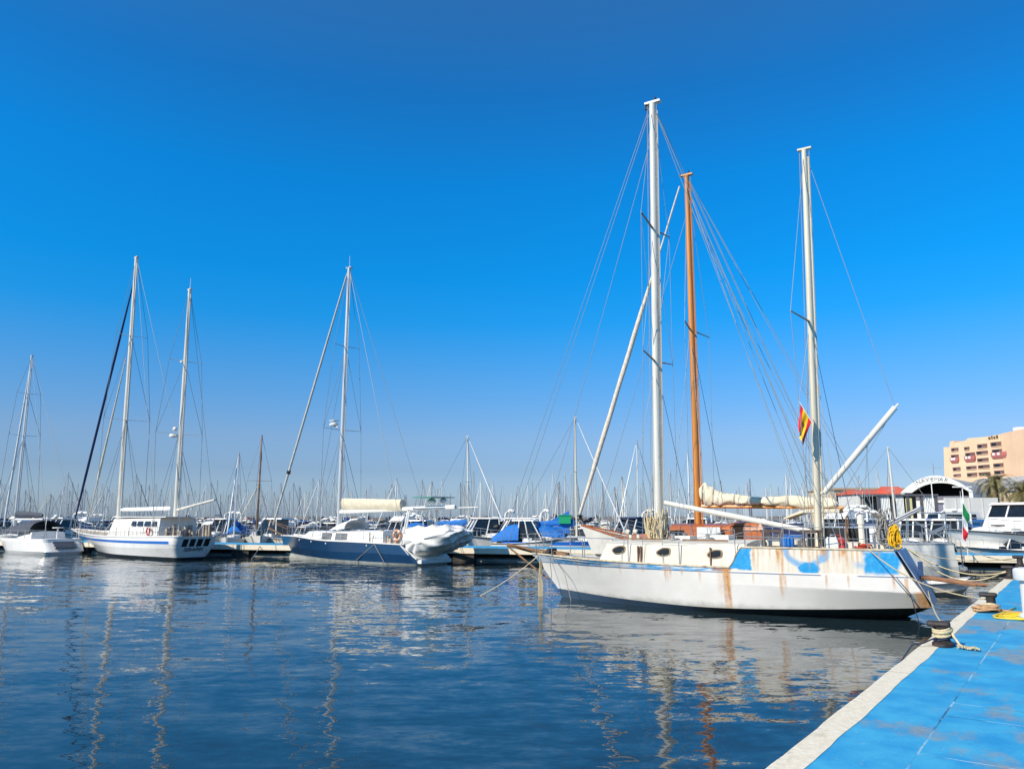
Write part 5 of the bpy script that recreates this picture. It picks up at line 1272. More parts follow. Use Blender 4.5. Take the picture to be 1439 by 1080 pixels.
# breakwater on the horizon
mb = MB(); rows = []; rd = random.Random(4)
for i in range(140):
    x = -420 + 1000 * i / 139; Y = 430 - .1 * x
    rows.append([(x, Y - 6, -1), (x, Y - 3, 1.5 + rd.uniform(-.4, .5)), (x, Y, 2.6 + rd.uniform(-.3, .5)), (x, Y + 5, 2.4), (x, Y + 8, -1)])
mb.grid(rows); tag(mb.build('breakwater', M('breakwater_rock', (.16, .14, .12, 1), .95, .4, .15), None), 'long low rock breakwater on the horizon behind all the boats', 'breakwater')

# ================================================================== quay furniture
def bollard(u, v, label, s=1.0, rot=0.0):
    X, Y = W(u, v, 1.2); t = thing('mooring_bollard', label, 'bollard', (X, Y, 1.2), QF.rz + rot, 'iron bollards along the quay edge')
    mb = MB(); mb.lathe((0, 0, 0), [(.21 * s, .008), (.21 * s, .05 * s), (.17 * s, .075 * s), (.12 * s, .09 * s)], 20, 0, 1.2, .85); mb.build('base_flange', IRON, t, 35)
    mb = MB(); mb.lathe((0, 0, .08 * s), [(.13 * s, 0), (.10 * s, .08 * s), (.095 * s, .2 * s), (.115 * s, .25 * s)], 18); mb.build('neck', IRON, t, 40)
    mb = MB(); k = 14; rows = []
    for i in range(k + 1):
        q = -1 + 2 * i / k; x = .185 * s * math.sin(q * math.pi / 2); e = max(.05, (1 - abs(q) ** 3.5)) ** .5
        rows.append([(x * -.35 + .0, -x + .04 * s, .36 * s) if False else (.10 * s * e * math.cos(a), x + .05 * s, .365 * s + .058 * s * e * math.sin(a)) for a in [2 * math.pi * j / 16 for j in range(16)]])
    mb.loft(rows); mb.build('head', IRON, t, 50); return t
def bar_rot(u):   # the heads lie square across the quay edge, pointing over the water
    return 0
b1 = bollard(1326, 907, 'dark iron bollard with its neck wound in cream and blue rope', .76)
b2 = bollard(1394, 858, 'dark iron bollard with brown rope coil at its foot beside the yellow hose', .78)
b3 = bollard(1420, 813, 'farther dark iron bollard beside brown ropes on the quay edge', .85)
b4 = bollard(1434, 796, 'most distant dark bollard with knotted white lines near the quay corner', .9)
def bxyz(b_, z=.25): return Vector((b_.location.x, b_.location.y, 1.2 + z))
rd = random.Random(9)
def wraps(b_, n, r, z0, z1, rr, mat, name, label, tail=None, seed=0):
    rd = random.Random(seed); mb = MB(); c = bxyz(b_, 0); pts = []
    for i in range(n * 16 + 1):
        a = 2 * math.pi * i / 16; t = i / (n * 16); q = r * (1 + .12 * math.sin(a * .37 + seed)); pts.append((c.x + q * math.cos(a), c.y + q * math.sin(a), 1.2 + lerp(z0, z1, t) + .022 * math.sin(a + seed)))
    mb.path(pts, rr, 6)
    if tail: mb.path([pts[-1]] + tail, rr, 6)
    return tag(mb.build(name, mat, None, 60), label, 'rope')
c = bxyz(b1, 0); rt = Vector((math.sin(QF.rz), -math.cos(QF.rz), 0))   # landward
fw = Vector((math.cos(QF.rz), math.sin(QF.rz), 0))
def qp(b_, f, r_, z): p = bxyz(b_, 0) + fw * f + rt * r_; return (p.x, p.y, 1.2 + z)
wraps(b1, 4, .105, .13, .235, .016, ROPE, 'mooring_rope', 'cream rope wound in turns round the neck of the nearest bollard', [qp(b1, -.08, .14, .14), qp(b1, -.11, .2, .05), qp(b1, -.13, .26, .024), qp(b1, -.15, .36, .022), qp(b1, -.19, .44, .022)], 1)
wraps(b1, 2, .11, .08, .125, .010, ROPEDARK, 'mooring_rope', 'thin dark blue rope wound low on the nearest bollard', [qp(b1, -.15, -.1, .1), qp(b1, -.25, -.2, .05), qp(b1, -.35, -.32, .03), qp(b1, -.45, -.6, -.4)], 2)
mb = MB(); pts = []
for i in range(40):
    t = i / 39; p = bxyz(b1, 0) + fw * (-.15 + .05 * math.sin(i * 1.1) - .06 * t) + rt * (.18 + .24 * t + .02 * math.cos(i * 2)); pts.append((p.x, p.y, 1.2 + .018 + .012 * (math.sin(i * 2.3) + 1)))
mb.path(pts, .012, 6); tag(mb.build('frayed_rope', ROPE, None, 60), 'frayed cream rope end lying on the blue quay beside the nearest bollard', 'rope')
wraps(b2, 3, .105, .08, .12, .014, ROPE, 'mooring_rope', 'cream rope turns round the foot of the second bollard', None, 4)
p = qp(b2, -.25, -.05, 0); coil((p[0], p[1], 1.205), .24, 7, .06, .018, ROPERUST, 'rope_coil', 'brown and cream rope coil on the white edge below the second bollard', 'rope', 1, 11)
mb = MB(); pts = [qp(b2, -.25, .12, .05), qp(b2, -.3, .4, .03), qp(b2, -.28, .62, .03), qp(b2, -.32, .9, .025)]; mb.path(pts, .018, 6); mb.path([(p[0] + .03, p[1] + .06, p[2]) for p in pts], .018, 6); tag(mb.build('trailing_rope', ROPERUST, None, 60), 'two brown rope ends trailing from the coil across the blue paint', 'rope')
# yellow hose looped round the white pedestal
ped = W(1449, 868, 1.2); pz = 1.2
pd_ = thing('service_pedestal', 'white service pedestal with wider cap standing on the quay at the right edge', 'pedestal', (ped[0] + .07, ped[1] + .05, pz), QF.rz)
mb = MB(); mb.lathe((0, 0, 0), [(.20, .004), (.20, .05), (.15, .07), (.145, .60), (.15, .62)], 20); mb.build('post', VANWHITE, pd_, 35)
mb = MB(); mb.lathe((0, 0, .621), [(.22, 0), (.23, .02), (.23, .17), (.20, .2), (.03, .22)], 20); mb.build('cap', VANWHITE, pd_, 35)
mb = MB(); pts = []
for i in range(70):
    a = i * .28; r = .30 + .012 * i / 3 + .05 * math.sin(i * .9); pts.append((ped[0] + .02 + r * 1.25 * math.cos(a), ped[1] - .05 + r * .9 * math.sin(a), 1.2 + .016 + .02 * abs(math.sin(i * .45))))
mb.path(pts, .015, 7); e = W(1381, 853, 1.2); e2 = W(1400, 866, 1.2); e3 = W(1439, 872, 1.2)
mb.path([pts[-1], (ped[0] - .55, ped[1] + .15, 1.22), (e[0] + .5, e[1] - .2, 1.215), (e2[0], e2[1], 1.215), (lerp(e2[0], e3[0], .5), lerp(e2[1], e3[1], .5) - .02, 1.215), (e3[0], e3[1], 1.215), (e3[0] + .5, e3[1], 1.215)], .014, 7)
tag(mb.build('yellow_hose', M('yellow_hose', lin(232, 196, 50), .5, .15, 8), None, 60), 'yellow hose looped on the quay round the white pedestal', 'hose')

# ------------------------------------------------------------------ lines, plank, dinghy at the ketch's stern
def line(a, b_, s, r, mat, label, name='mooring_line', n=14):
    mb = MB(); mb.path(sag(a, b_, s, n), r, 6); return tag(mb.build(name, mat, None, 60), label, 'mooring line')
k1 = Vector(KF.w(*KF.q(1220, 771, 1.45))); k2 = Vector(KF.w(*KF.q(1226, 772, 1.4)))
line(k1, bxyz(b2, .2), .28, .016, ROPE, 'white line from the rusty ketch stern quarter to the second bollard')
mb = MB(); e = Vector(KF.w(*KF.q(1277, 833, 1.45))); mb.path([k2, e + Vector((.02, -.03, 0)), (e.x + .25, e.y - .1, -.3)], .012, 6); tag(mb.build('mooring_line', ROPEDARK, None, 60), 'dark line running down the white hull from the stern quarter into the water', 'mooring line')
line(Vector(KF.w(-5.5, -1.1, 1.9)), bxyz(b3, .2), .35, .02, ROPE, 'cream line from the ketch transom to the farther bollard')
line(Vector(KF.w(-5.5, -1.2, 1.9)), bxyz(b3, .28), .6, .02, ROPE, 'slack cream line hanging above the brown plank')
line(Vector(KF.w(-6.0, .3, .8)), bxyz(b1, .3), .12, .012, ROPE, 'thin cream line from the transom foot to the nearest bollard')
line(Vector(TF.w(xs_ + .2, 1.4, zt * 0 + 1.9)), bxyz(b4, .2), .3, .018, ROPE, 'white line from the greyish cruiser to the distant bollard')
line(Vector(TF.w(-1.0, 1.7, 1.9)), bxyz(b4, .3), .5, .018, ROPE, 'long slack white line along the greyish cruiser hull')
bow = Vector(KF.w(6.7, .2, 1.5)); e = W(672, 836, 0); line(bow, (e[0], e[1], -.05), .12, .020, ROPE, 'white mooring line slanting from the rusty ketch bow into the water')
p = Vector(KF.w(*sp_tip)); mb = MB(); q_ = Vector(KF.w(6.45, 0, .62)); mb.path([p + Vector((0, 0, -.05)), q_], .035, 8); tag(mb.build('bobstay', WOODGREY, None), None); o = bpy.data.objects['bobstay']; o.parent = ketch; o.matrix_parent_inverse = (Matrix.Translation((KF.o[0], KF.o[1], 0)) @ Matrix.Rotation(KF.rz, 4, 'Z')).inverted()
e = KF.w(*KF.q(759, 797, .2)); e2 = KF.w(*KF.q(760, 838, .2)); mb = MB()
for k in range(4): mb.path([(e[0] + .03 * k, e[1], e[2] + .6), (e[0] + .06 * math.sin(k), e[1] + .03 * k, e[2] + .1), (e[0] + .05 * k - .06, e[1], .4), (e[0] + .04 * k - .05, e[1] + .02, -.2)], .022, 6)
tag(mb.build('hanging_rope', ROPE, None, 60), 'bunch of pale rope hanging from the ketch bow into the water', 'rope')
e = KF.q(783, 778, .5); mb = MB(); mb.path([KF.w(6.1, .55, 1.5), KF.w(6.05, .5, .8), KF.w(6.1, .5, -.2)], .014, 6); mb.path([KF.w(5.95, .62, 1.5), KF.w(5.3, .9, .9), KF.w(5.0, 1.0, -.1)], .012, 6); tag(mb.build('draped_line', ROPEGREY, None, 60), 'thin grey lines draped down the ketch hull beside its stem', 'rope')
# wooden gangplank from the ketch toward the quay
ga = Vector(KF.w(-5.75, -.4, 1.15)); gx, gy = W(1378, 822, 1.22); gb = Vector((gx, gy, 1.22))
d = (gb - ga); L = d.length; gp = thing('gangplank', 'brown wooden gangplank between the ketch stern and the quay edge', 'gangplank', ga, math.atan2(d.y, d.x))
sl_ = math.asin(d.z / L); gp.rotation_euler = (0, -sl_, math.atan2(d.y, d.x))
mb = MB(); mb.box(0, L, -.16, .16, 0, .04); mb.build('plank', M('brown_plank', lin(170, 118, 80), .8, .25, 3, stretch=(.3, 4, 1)), gp)
mb = MB()
for s in (-.14, .14): mb.box(0, L, s - .02, s + .02, -.04, -.003)
mb.build('side_batten', WOODGREY, gp)
# white dinghy
dc = W(1345, 838, 0); DF = Fr(dc[0] - .2, dc[1] + 1.2, .9, .1)
lev = [(-1.2, 1.0, -.15, [.2, .35, .35, .25, .02]), (-1.4, 1.35, .15, [.5, .62, .62, .45, .04]), (-1.45, 1.6, [.42, .4, .42, .48, .58], [.58, .72, .72, .55, .06])]
dg = thing('rowing_dinghy', 'small white open dinghy floating between the ketch transom and the quay', 'dinghy', (DF.o[0], DF.o[1], 0), DF.rz)
hb, DR = hull(lev, 16); hb.build('hull', WHITE, dg, 30); deck_from(DR, .3, .06, 0).build('floor', WHITE2, dg); toerail(DR, .03, 0).build('rubbing_strake', GALV, dg)
mb = MB(); mb.box(-.6, -.35, -.66, .66, .28, .32); mb.box(.4, .65, -.6, .6, .3, .34); mb.build('thwart', WHITE, dg)
mb = MB(); mb.box(-1.75, -1.46, -.14, .14, .35, .8); mb.box(-1.66, -1.56, -.06, .06, -.3, .36); mb.build('outboard', M('grey_cowling', (.12, .12, .13, 1), .4), dg)
# lines from the pier to the left boats
def pierpt(u, z=PZ): p = behind(u, .2); return Vector((p[0], p[1], z))
mb = MB(); mb.path(sag(pierpt(378), (W(352, 786, 0)[0], W(352, 786, 0)[1], -.05), .1), .03, 6); tag(mb.build('mooring_line', ROPEGREY, None, 60), 'pale line slanting from the pier edge into the water left of the blue bow', 'mooring line')
k = 1.75
x, z = BF.c(524, 764, 1.85); h, zz_ = halfbeam_at(BR, x); p0 = Vector(BF.w(x, h + .03, zz_ - .05))
for u, v, lab in ((500, 788, 'pale line forming the left leg of the V on the navy hull'), (540, 788, 'pale line forming the right leg of the V on the navy hull')):
    x2, z2 = BF.c(u, v, 1.88); mb = MB(); mb.path([p0, BF.w(x2, 1.93, z2), BF.w(x2 * 1.0, 1.95, -.2)], .022, 6); tag(mb.build('hull_line', ROPEGREY, None, 60), lab, 'mooring line')

# ================================================================== shore at the right
land = MB(); lp = [behind(1262, 40), behind(1330, 40), behind(1500, 5)]
Lp = [(31.0, 46), (33.5, 66), (52, 100), (58, 128), (80, 420), (400, 420), (400, 30), (29, 33)]
land.prism([(x, y, -1) for x, y in Lp], (0, 0, 2.188)); tag(land.build('shore_ground', M('shore_paving', (.36, .34, .30, 1), .9, .15, .3)), kind='structure')

# apartment block
Ya = 235; A = Vector(P(1326, 700, Ya)[:2]); Cn = Vector(P(1417.5, 700, 213)[:2]); d = (Cn - A); Lf = d.length; AF = Fr(A.x, A.y, d.x, d.y)   # local x along the facade, facade at y=0
apt = thing('apartment_block', 'tall peach apartment building with red balconies behind the palms at the right edge', 'building', (A.x, A.y, 1.2), AF.rz)
def az(u, v): 
    x, z = AF.c(u, v, 0); return x, z - 1.2
side = -1 if AF.w(0, 1, 0)[1] > A.y + .0 and False else 1
# which side faces the camera: local y toward the camera
yc = AF.loc(0, 0)[1]; sg = 1 if yc > 0 else -1
RT = {'top': az(1370, 614)[1]}
prof = [(1326, 628), (1334, 628), (1335, 620), (1340, 619), (1341, 622), (1349, 621), (1357, 618.5), (1360, 615.5), (1385, 613.5), (1405, 610), (1417.5, 609)]
poly = [(az(1326, 700)[0], 0, -.5)] + [(az(u, v)[0], 0, az(u, v)[1]) for u, v in prof] + [(Lf, 0, -.5)]
mb = MB(); mb.prism(poly, (0, -14 * sg, 0)); wall = mb.build('wall', PEACH, apt)
rowsv = [(('a', 1336.8, 1346.6), 630, 633.6), (('b', 1355, 1362), 628.5, 632), (('c', 1373.2, 1387), 624.8, 629.5), (('d', 1392, 1409), 622, 627),
         (('a', 1336.5, 1347), 639.5, 643), (('b', 1356.5, 1370), 636.8, 641), (('c', 1372, 1388), 634.5, 638.4), (('d', 1394, 1417), 632, 636),
         (('c', 1373.5, 1389), 644.5, 648.4), (('a', 1339, 1349.5), 657, 661), (('b', 1358, 1372), 655.5, 659), (('c', 1374.5, 1390.5), 654, 657.8), (('d', 1396, 1419.5), 651.6, 656),
         (('a', 1340, 1350), 666.6, 669), (('b', 1359, 1373), 665, 669), (('c', 1375.5, 1391.5), 664, 668), (('d', 1397, 1420), 661.5, 666)]
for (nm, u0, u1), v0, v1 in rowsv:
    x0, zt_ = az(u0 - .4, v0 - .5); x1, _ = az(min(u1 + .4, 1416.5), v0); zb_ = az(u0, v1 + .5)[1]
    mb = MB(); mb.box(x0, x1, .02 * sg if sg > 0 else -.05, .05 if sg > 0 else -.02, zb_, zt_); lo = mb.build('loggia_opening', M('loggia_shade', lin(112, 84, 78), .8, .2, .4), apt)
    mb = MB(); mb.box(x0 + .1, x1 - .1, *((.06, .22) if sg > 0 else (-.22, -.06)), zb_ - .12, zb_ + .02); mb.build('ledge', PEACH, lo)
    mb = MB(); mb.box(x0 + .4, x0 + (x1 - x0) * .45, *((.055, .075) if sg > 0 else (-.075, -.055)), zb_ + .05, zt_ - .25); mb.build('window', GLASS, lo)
for (u0, u1, v0, v1) in ((1336.5, 1348, 643, 650.5), (1356.5, 1371.5, 641, 649), (1394, 1418, 636, 644.5)):
    x0, zt_ = az(u0, v0); x1, _ = az(min(u1, 1416.8), v0); zb_ = az(u0, v1)[1]
    p = [(x0, 0.02 * sg, zb_ + .5), (x1, .02 * sg, zb_ + .5), (x1, .5 * sg, zb_ + .6), (x0, .5 * sg, zb_ + .6)]
    mb = MB(); mb.loft([[(x0 + .3, .02 * sg, zb_), (x1 - .3, .02 * sg, zb_), (x1 - .3, .3 * sg, zb_), (x0 + .3, .3 * sg, zb_)], [(x0, .02 * sg, zb_ + .7), (x1, .02 * sg, zb_ + .7), (x1, .55 * sg, zb_ + .7), (x0, .55 * sg, zb_ + .7)], [(x0, .02 * sg, zt_), (x1, .02 * sg, zt_), (x1, .55 * sg, zt_), (x0, .55 * sg, zt_)]])
    bal = mb.build('balcony', PINK, apt)
    mb = MB()
    for f in (.12, .42): mb.box(lerp(x0, x1, f), lerp(x0, x1, f) + .8, *((.56, .62) if sg > 0 else (-.62, -.56)), zt_ - .8, zt_ - .1)
    mb.build('laundry', FLAGWHITE, bal)
x0, z0_ = az(1389, 614); x1, z1_ = az(1403, 616)
for k, (f, w_) in enumerate(((0, .22), (.3, .14), (.52, .2), (.8, .2))):
    mb = MB(); xx = lerp(x0, x1, f); mb.box(xx, xx + (x1 - x0) * w_, *((.02, .10) if sg > 0 else (-.10, -.02)), z0_ - .7, z0_ + .05 + .2 * (k % 2)); mb.build('roof_emblem', M('dark_bronze', lin(96, 84, 44), .7, .3, 1), apt)
mb = MB()
c0_ = AF.w(Lf, 0, 0); W2 = Fr(Cn.x, Cn.y, .93, -.1)
zt_ = az(1417, 609)[1]
mb = MB(); mb.box(0.003, 24, -12, -.3, -.5, zt_ + .3); mb.box(-.2, 1.2, -.29, .9, -.5, zt_ + .1); wg_ = mb.build('corner_wing', PEACH, apt); wg_.rotation_euler = (0, 0, W2.rz - AF.rz); wg_.location = (Lf, 0, 0)
if True:
    mb = MB()
    for i in range(7):
        zz_ = zt_ - 2.2 - i * 2.75
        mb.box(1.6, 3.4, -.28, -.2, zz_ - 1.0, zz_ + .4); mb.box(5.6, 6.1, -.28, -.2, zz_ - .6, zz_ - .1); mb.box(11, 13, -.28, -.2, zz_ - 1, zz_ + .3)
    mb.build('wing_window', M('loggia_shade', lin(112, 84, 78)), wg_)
    mb = MB(); mb.tube((1.5, .95, -.5), (1.5, .95, zt_ + .4), .12, .12, 8); mb.build('drainpipe', WHITE, wg_)
    mb = MB(); mb.box(1, 3, -6, -4, zt_ + .3, zt_ + 1.4); mb.box(6, 7.5, -5, -4, zt_ + .3, zt_ + 1.2); mb.build('roof_tank', WHITE, wg_)

# arched boat hall
Yh = 118; hl = Vector(P(1268, 710, Yh)); hr = Vector(P(1369, 706, Yh - 6)); d = hr - hl; HF = Fr(hl.x, hl.y, d.x, d.y); Lh = math.hypot(d.x, d.y)
hs_ = 1 if HF.loc(0, 0)[1] > 0 else -1
hall = thing('arched_boat_hall', 'white barrel-roofed boat hall with lettering over its wide dark opening', 'building', (hl.x, hl.y, 1.2), HF.rz)
zs_ = P(1268, 692, Yh)[2] - 1.2; zt_ = P(1315, 668, Yh - 3)[2] - 1.2; zi_ = P(1315, 678.5, Yh - 3)[2] - 1.2; zib = P(1284, 692.5, Yh)[2] - 1.2
def arch(x, top, base, pw=2.0): q = abs(2 * x / Lh - 1); return base + (top - base) * (1 - q ** pw)
n = 28
mb = MB(); rows = []
for i in range(n + 1):
    x = Lh * i / n; xi = lerp(Lh * .16, Lh * .955, i / n); qz = arch(x, zt_, zs_, 1.9); qi = arch(Lh * i / n, zi_, zib, 2.3)
    rows.append([(x, .4 * hs_, qz), (xi, .4 * hs_, qi), (xi, -.3 * hs_, qi), (x, -.3 * hs_, qz)])
mb.grid(rows, closed=True); mb.build('arch_front', WHITE, hall, 30)
mb = MB(); rows = []
for yv in (-.31, -26):
    rows.append([(Lh * i / n, yv * hs_, arch(Lh * i / n, zt_ - .05, zs_, 1.9)) for i in range(n + 1)])
mb.grid(rows); mb.build('barrel_roof', ROOFGREY, hall, 60)
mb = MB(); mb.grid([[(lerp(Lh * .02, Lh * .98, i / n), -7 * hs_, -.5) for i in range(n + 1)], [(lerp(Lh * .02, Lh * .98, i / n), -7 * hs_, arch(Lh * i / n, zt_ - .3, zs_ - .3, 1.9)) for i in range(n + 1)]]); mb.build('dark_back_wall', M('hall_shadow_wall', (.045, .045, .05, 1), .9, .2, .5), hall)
ya_, yb_ = (-26, .3) if hs_ > 0 else (-.3, 26)
mb = MB(); mb.box(0, .5, ya_, yb_, -.5, zs_); mb.box(Lh - .5, Lh, ya_, yb_, -.5, zs_)
mb.box(.5, Lh - .5, -.1, .15, -.5, zib - 1.15) if hs_ > 0 else mb.box(.5, Lh - .5, -.15, .1, -.5, zib - 1.15)
mb.build('white_wall', WALLWHITE, hall)
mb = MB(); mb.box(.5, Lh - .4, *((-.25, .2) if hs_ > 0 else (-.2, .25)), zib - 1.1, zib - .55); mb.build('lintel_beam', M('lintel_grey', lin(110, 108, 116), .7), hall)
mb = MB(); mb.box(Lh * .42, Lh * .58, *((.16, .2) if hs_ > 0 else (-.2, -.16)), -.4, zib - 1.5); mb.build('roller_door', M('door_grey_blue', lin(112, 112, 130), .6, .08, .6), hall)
for f in (.40, .53):
    mb = MB(); mb.box(Lh * f, Lh * f + 1.2, *((.2, .5) if hs_ > 0 else (-.5, -.2)), zs_ - 1.55, zs_ - 1.2); mb.build('fascia_lamp_box', WHITE, hall)
# curved lettering
LET = M('grey_lettering', lin(96, 100, 104), .6)
txt = 'NAVEMAR'
for i, ch in enumerate(txt):
    f = lerp(.27, .66, i / (len(txt) - 1)); x = Lh * f; zc = (arch(x, zt_, zs_, 1.9) * .5 + arch(x, zi_, zib, 2.3) * .5); sl2 = (arch(x + .1, zt_, zs_, 1.9) - arch(x - .1, zt_, zs_, 1.9)) / .2
    ux = Vector((1, 0, sl2)).normalized() ; text_mesh(ch, .86, 'letter', LET, hall, (x, .43 * hs_, zc), ux * 1, Vector((-ux.z, 0, ux.x)), .02)
mb = MB(); mb.tube((Lh * .48, -.5 * hs_, zt_), (Lh * .48, -.5 * hs_, zt_ + 1.9), .06, .04, 6); mb.tube((Lh * .42, -.5 * hs_, zt_ + 1.2), (Lh * .6, -.5 * hs_, zt_ + 1.2), .03, .03, 6)
for k in range(5): mb.tube((Lh * (.5 + .022 * k), -.8 * hs_, zt_ + 1.2), (Lh * (.5 + .022 * k), -.2 * hs_, zt_ + 1.2), .02, .02, 5)
mb.build('roof_aerial', GALV, hall)
# tan-roofed warehouse behind hall and palms
wl = Vector(P(1345, 700, 150)); wr = Vector(P(1470, 700, 132)); d = wr - wl; WF = Fr(wl.x, wl.y, d.x, d.y); ws_ = 1 if WF.loc(0, 0)[1] > 0 else -1
wh = thing('long_warehouse', 'pale warehouse with sloping grey roof below the apartment block and behind the palms', 'building', (wl.x, wl.y, 1.2), WF.rz); Lw = math.hypot(d.x, d.y)
ze = P(1400, 690, 140)[2] - 1.2; zr_ = P(1400, 668, 140)[2] - 1.2
mb = MB(); mb.box(0, Lw, -12, 0, -.5, ze) if ws_ > 0 else mb.box(0, Lw, 0, 12, -.5, ze); mb.build('wall', M('sand_wall', lin(205, 184, 150), .9, .08, .3), wh)
mb = MB(); mb.prism([(-.3, .4 * ws_, ze + .01), (-.3, -6 * ws_, zr_), (-.3, -12.4 * ws_, ze + .01)], (Lw + .6, 0, 0)); mb.build('roof', ROOFGREY, wh)
# white wall and low buildings between hall and water
def block(name, label, cat, u0, u1, v0, Yb, dep, wallm, roofm=None, roofh=.0, vb=None, parts=()):
    a = P(u0, v0, Yb); e = P(u1, v0, Yb); t = thing(name, label, cat, (a[0], Yb, 1.19)); w_ = e[0] - a[0]; h = a[2] - 1.19
    mb = MB(); mb.box(0, w_, 0, dep, -.3, h); mb.build('wall', wallm, t)
    if roofm: mb = MB(); mb.prism([(-.3, -.5, h + .005), (-.3, dep * .5, h + roofh), (-.3, dep + .5, h + .005)], (w_ + .6, 0, 0)); mb.build('roof', roofm, t)
    return t, w_, h
t, w_, h = block('harbour_wall', 'plain white boundary wall in front of the boat hall and palms', 'wall', 1328, 1402, 699, 82, .3, WALLWHITE)
for f in (.2, .45, .7): mb = MB(); mb.box(w_ * f - .06, w_ * f + .06, -.04, -.002, -.2, h); mb.build('pilaster', WALLWHITE, t)
t, w_, h = block('tan_shed_row', 'long low tan-roofed building beneath the sky left of the boat hall', 'building', 1170, 1290, 688, 170, 14, M('sand_wall', lin(205, 184, 150)), ROOFTAN, .7)
for i in range(8): mb = MB(); mb.box(w_ * (i + .3) / 8, w_ * (i + .7) / 8, -.05, -.003, .2, h - .8); mb.build('window', GLASS, t)
t, w_, h = block('red_roof_kiosk', 'white kiosk with flat-topped bright red awning roof left of the boat hall', 'building', 1206, 1246, 694, 128, 8, WALLWHITE, REDROOF, .8)
mb = MB(); mb.box(w_ * .1, w_ * .9, -.06, -.003, .1, h - .5); mb.build('shopfront', M('shopfront_grey', lin(120, 124, 130), .5), t)
t, w_, h = block('red_gable_kiosk', 'small building with pointed red roof touching the arched hall', 'building', 1256, 1276, 696, 126, 7, WALLWHITE, REDROOF, 1.6)
mb = MB(); mb.box(w_ * .2, w_ * .5, -.06, -.003, -.2, h - .6); mb.build('door', GLASS, t)
# covered terrace with grey beam and white curtains
a = P(1235, 696, 92); e = P(1316, 694, 92); w_ = e[0] - a[0]; h = a[2] - 1.19
tr = thing('covered_terrace', 'open terrace with dark beam, grey posts and white curtains in front of the boat hall', 'pergola', (a[0], 92, 1.19))
mb = MB(); mb.box(-.2, w_ + .2, 0, 5, h - .05, h + .18); mb.build('roof_beam', M('terrace_grey', lin(92, 92, 96), .7), tr)
for f in (0, .25, .5, .75, 1): mb = MB(); mb.box(w_ * f - .14, w_ * f + .14, .1, .38, -.2, h - .05); mb.build('post', M('terrace_grey', lin(92, 92, 96)), tr)
for f0, f1 in ((.03, .2), (.3, .44), (.80, .97)):
    mb = MB(); rows = [[(lerp(w_ * f0, w_ * f1, i / 24), .24 + .07 * math.sin(i * 1.6), z) for i in range(25)] for z in (.2, h - .06)]; mb.grid(rows); mb.build('curtain', FLAGWHITE, tr, 60)
mb = MB(); mb.box(w_ * .47, w_ * .58, .2, .26, .6, h - .3); mb.build('yellow_panel', M('pale_yellow_panel', lin(225, 215, 150), .8), tr)
mb = MB(); mb.box(0, w_, 4.8, 5, -.2, h - .05); mb.build('back_wall', M('terrace_back', lin(120, 116, 112), .9), tr)
# vans and cars on the quay
def van(u, v, Yv, label, rz, s=1.0, col=None):
    p = P(u, v, Yv); t = thing('parked_van' if s > .9 else 'parked_car', label, 'van' if s > .9 else 'car', (p[0], Yv, 1.19), rz)
    col = col or VANWHITE; hh = 2.1 if s > .9 else 1.45; L = 4.8 * (1 if s > .9 else .85)
    prof = [(-L / 2, .35), (L / 2, .35), (L / 2, .85), (L / 2 - .5, 1.0), (L / 2 - (.9 if s > .9 else 1.5), hh - .12), (L / 2 - 1.6, hh), (-L / 2 + .2, hh), (-L / 2, hh - .4)]
    mb = MB(); mb.loft([[(x, y, z) for x, z in prof] for y in (-.9, .9)]); mb.build('body', col, t)
    mb = MB()
    for s_ in (-.92, .90): mb.box(-L / 2 + .5, L / 2 - 1.3, s_, s_ + .02, hh - .75, hh - .22)
    mb.prism([(L / 2 - .55, -.75, 1.03), (L / 2 - .55, .75, 1.03), (L / 2 - (.85 if s > .9 else 1.35), .7, hh - .2), (L / 2 - (.85 if s > .9 else 1.35), -.7, hh - .2)], (.06, 0, .02)); mb.build('window', GLASS, t)
    for x in (-L / 2 + .9, L / 2 - .9):
        for y in (-.92, .72):
            mb = MB(); mb.tube((x, y, .33), (x, y + .2, .33), .33, .33, 16); mb.build('wheel', TYRE, t)
    return t
van(1334, 716, 70, 'white van parked in front of the boat hall below the white boundary wall', R(190))
van(1412, 716, 74, 'grey car parked behind the large motor yacht and palms', R(175), .8, M('car_grey', (.2, .21, .22, 1), .3, .05, 2))
van(1385, 717, 66, 'blue car beside the white boundary wall', R(200), .8, M('car_blue', lin(50, 90, 140), .3, .05, 2))

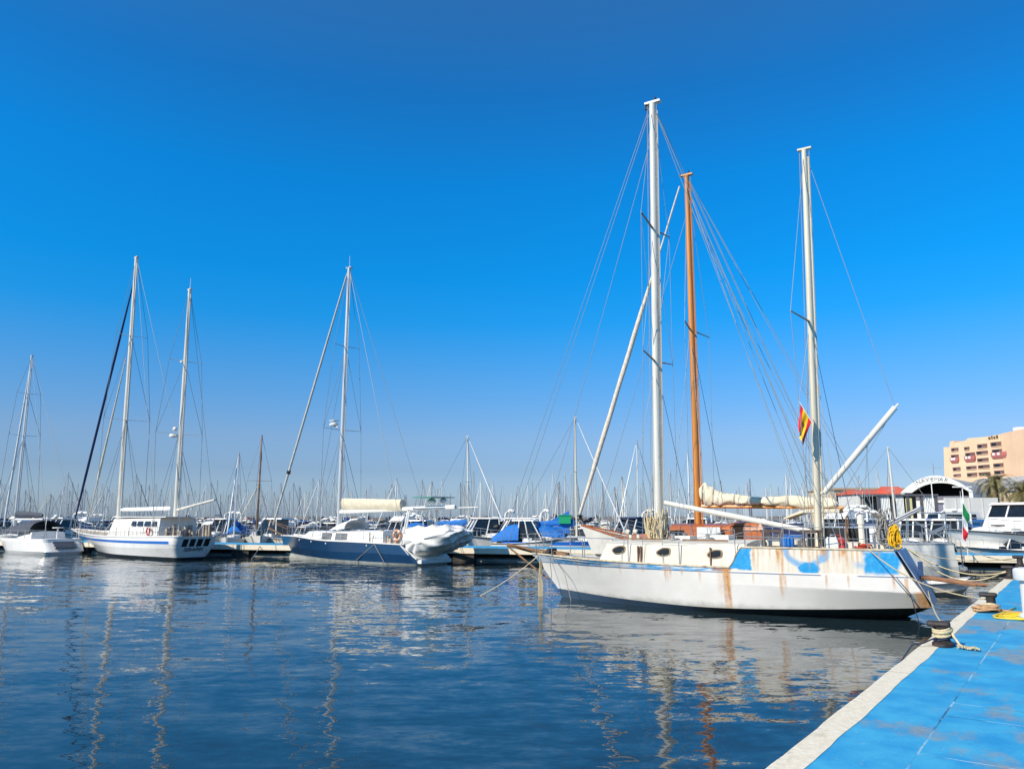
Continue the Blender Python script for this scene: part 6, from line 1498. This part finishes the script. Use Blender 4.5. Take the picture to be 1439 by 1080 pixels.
# palms
def palm(u, v, Yp, ztrunk, rad, label, seed):
    rd = random.Random(seed); p = P(u, v, Yp); t = thing('palm_tree', label, 'palm', (p[0], Yp, 1.19)); zc = p[2] - 1.19
    mb = MB(); k = 16; rows = []
    for i in range(k + 1):
        f = i / k; r = .34 - .06 * f + (.03 if i % 2 else 0) + (.16 * max(0, f - .85) / .15); rows.append([(r * math.cos(2 * math.pi * j / 12) + .1 * math.sin(f * 2), r * math.sin(2 * math.pi * j / 12), lerp(-.3, zc - .1, f)) for j in range(12)])
    mb.loft(rows); mb.build('trunk', BARK, t, 60)
    for dry in (0, 1):
        mb = MB()
        for q in range(40 if not dry else 12):
            az_ = rd.uniform(0, 2 * math.pi); el = rd.uniform(-.25, 1.35) if not dry else rd.uniform(-1.2, -.5); Lf_ = rad * rd.uniform(.85, 1.12); prev = None
            dirx, diry = math.cos(az_), math.sin(az_); x, z = 0., 0.; e = el; pts = []
            for i in range(13):
                pts.append(Vector((.1 + dirx * (x + .15), diry * (x + .15), zc + z))); x += Lf_ / 12 * math.cos(e); z += Lf_ / 12 * math.sin(e); e -= (.13 + .05 * i / 6) * (1 if not dry else .5)
            mb.path(pts, [.03 - .002 * i for i in range(13)], 3)
            sd = Vector((-diry, dirx, 0))
            for i in range(1, 13):
                for h_ in (0, .5):
                    c_ = pts[i - 1].lerp(pts[i], h_); f = (i + h_) / 13; ll = .66 * math.sin(min(1, f * 1.25 + .15) * math.pi * .88) * rad / 3 + .08; al = (pts[i] - pts[i - 1]).normalized()
                    for s in (1, -1):
                        tip = c_ + sd * s * ll * .75 + al * ll * .65 + Vector((0, 0, ll * .12 - .12 * rd.random()))
                        mb.add([c_ - al * .045, c_ + al * .045, tip], [(0, 1, 2)])
        mb.build('dry_fronds' if dry else 'crown', PALMDRY if dry else PALMLEAF, t)
palm(1396, 680, 92, 0, 3.2, 'shorter full-crowned palm in front of the warehouse below the apartment block', 1)
palm(1437, 690, 88, 0, 3.0, 'palm cut off by the right edge of the photo', 2)
mb = MB(); a = P(1437, 715, 60); 
# lamp posts on the shore
for u, v0, Yp, lab in ((1312, 672, 78, 'slim white lamp post in front of the arched hall opening'), (1355, 684, 76, 'slim white lamp post right of the hall door')):
    a = P(u, 715, Yp); tz = P(u, v0, Yp)[2]; t = thing('lamp_post', lab, 'lamp post', (a[0], Yp, 1.19)); mb = MB(); mb.tube((0, 0, -.2), (0, 0, tz - 1.19), .07, .045, 8); mb.build('pole', WHITE, t)
    mb = MB(); mb.box(-.9, .9, -.12, .12, tz - 1.19 - .04, tz - 1.19 + .08); mb.build('lamp_head', WHITE, t)
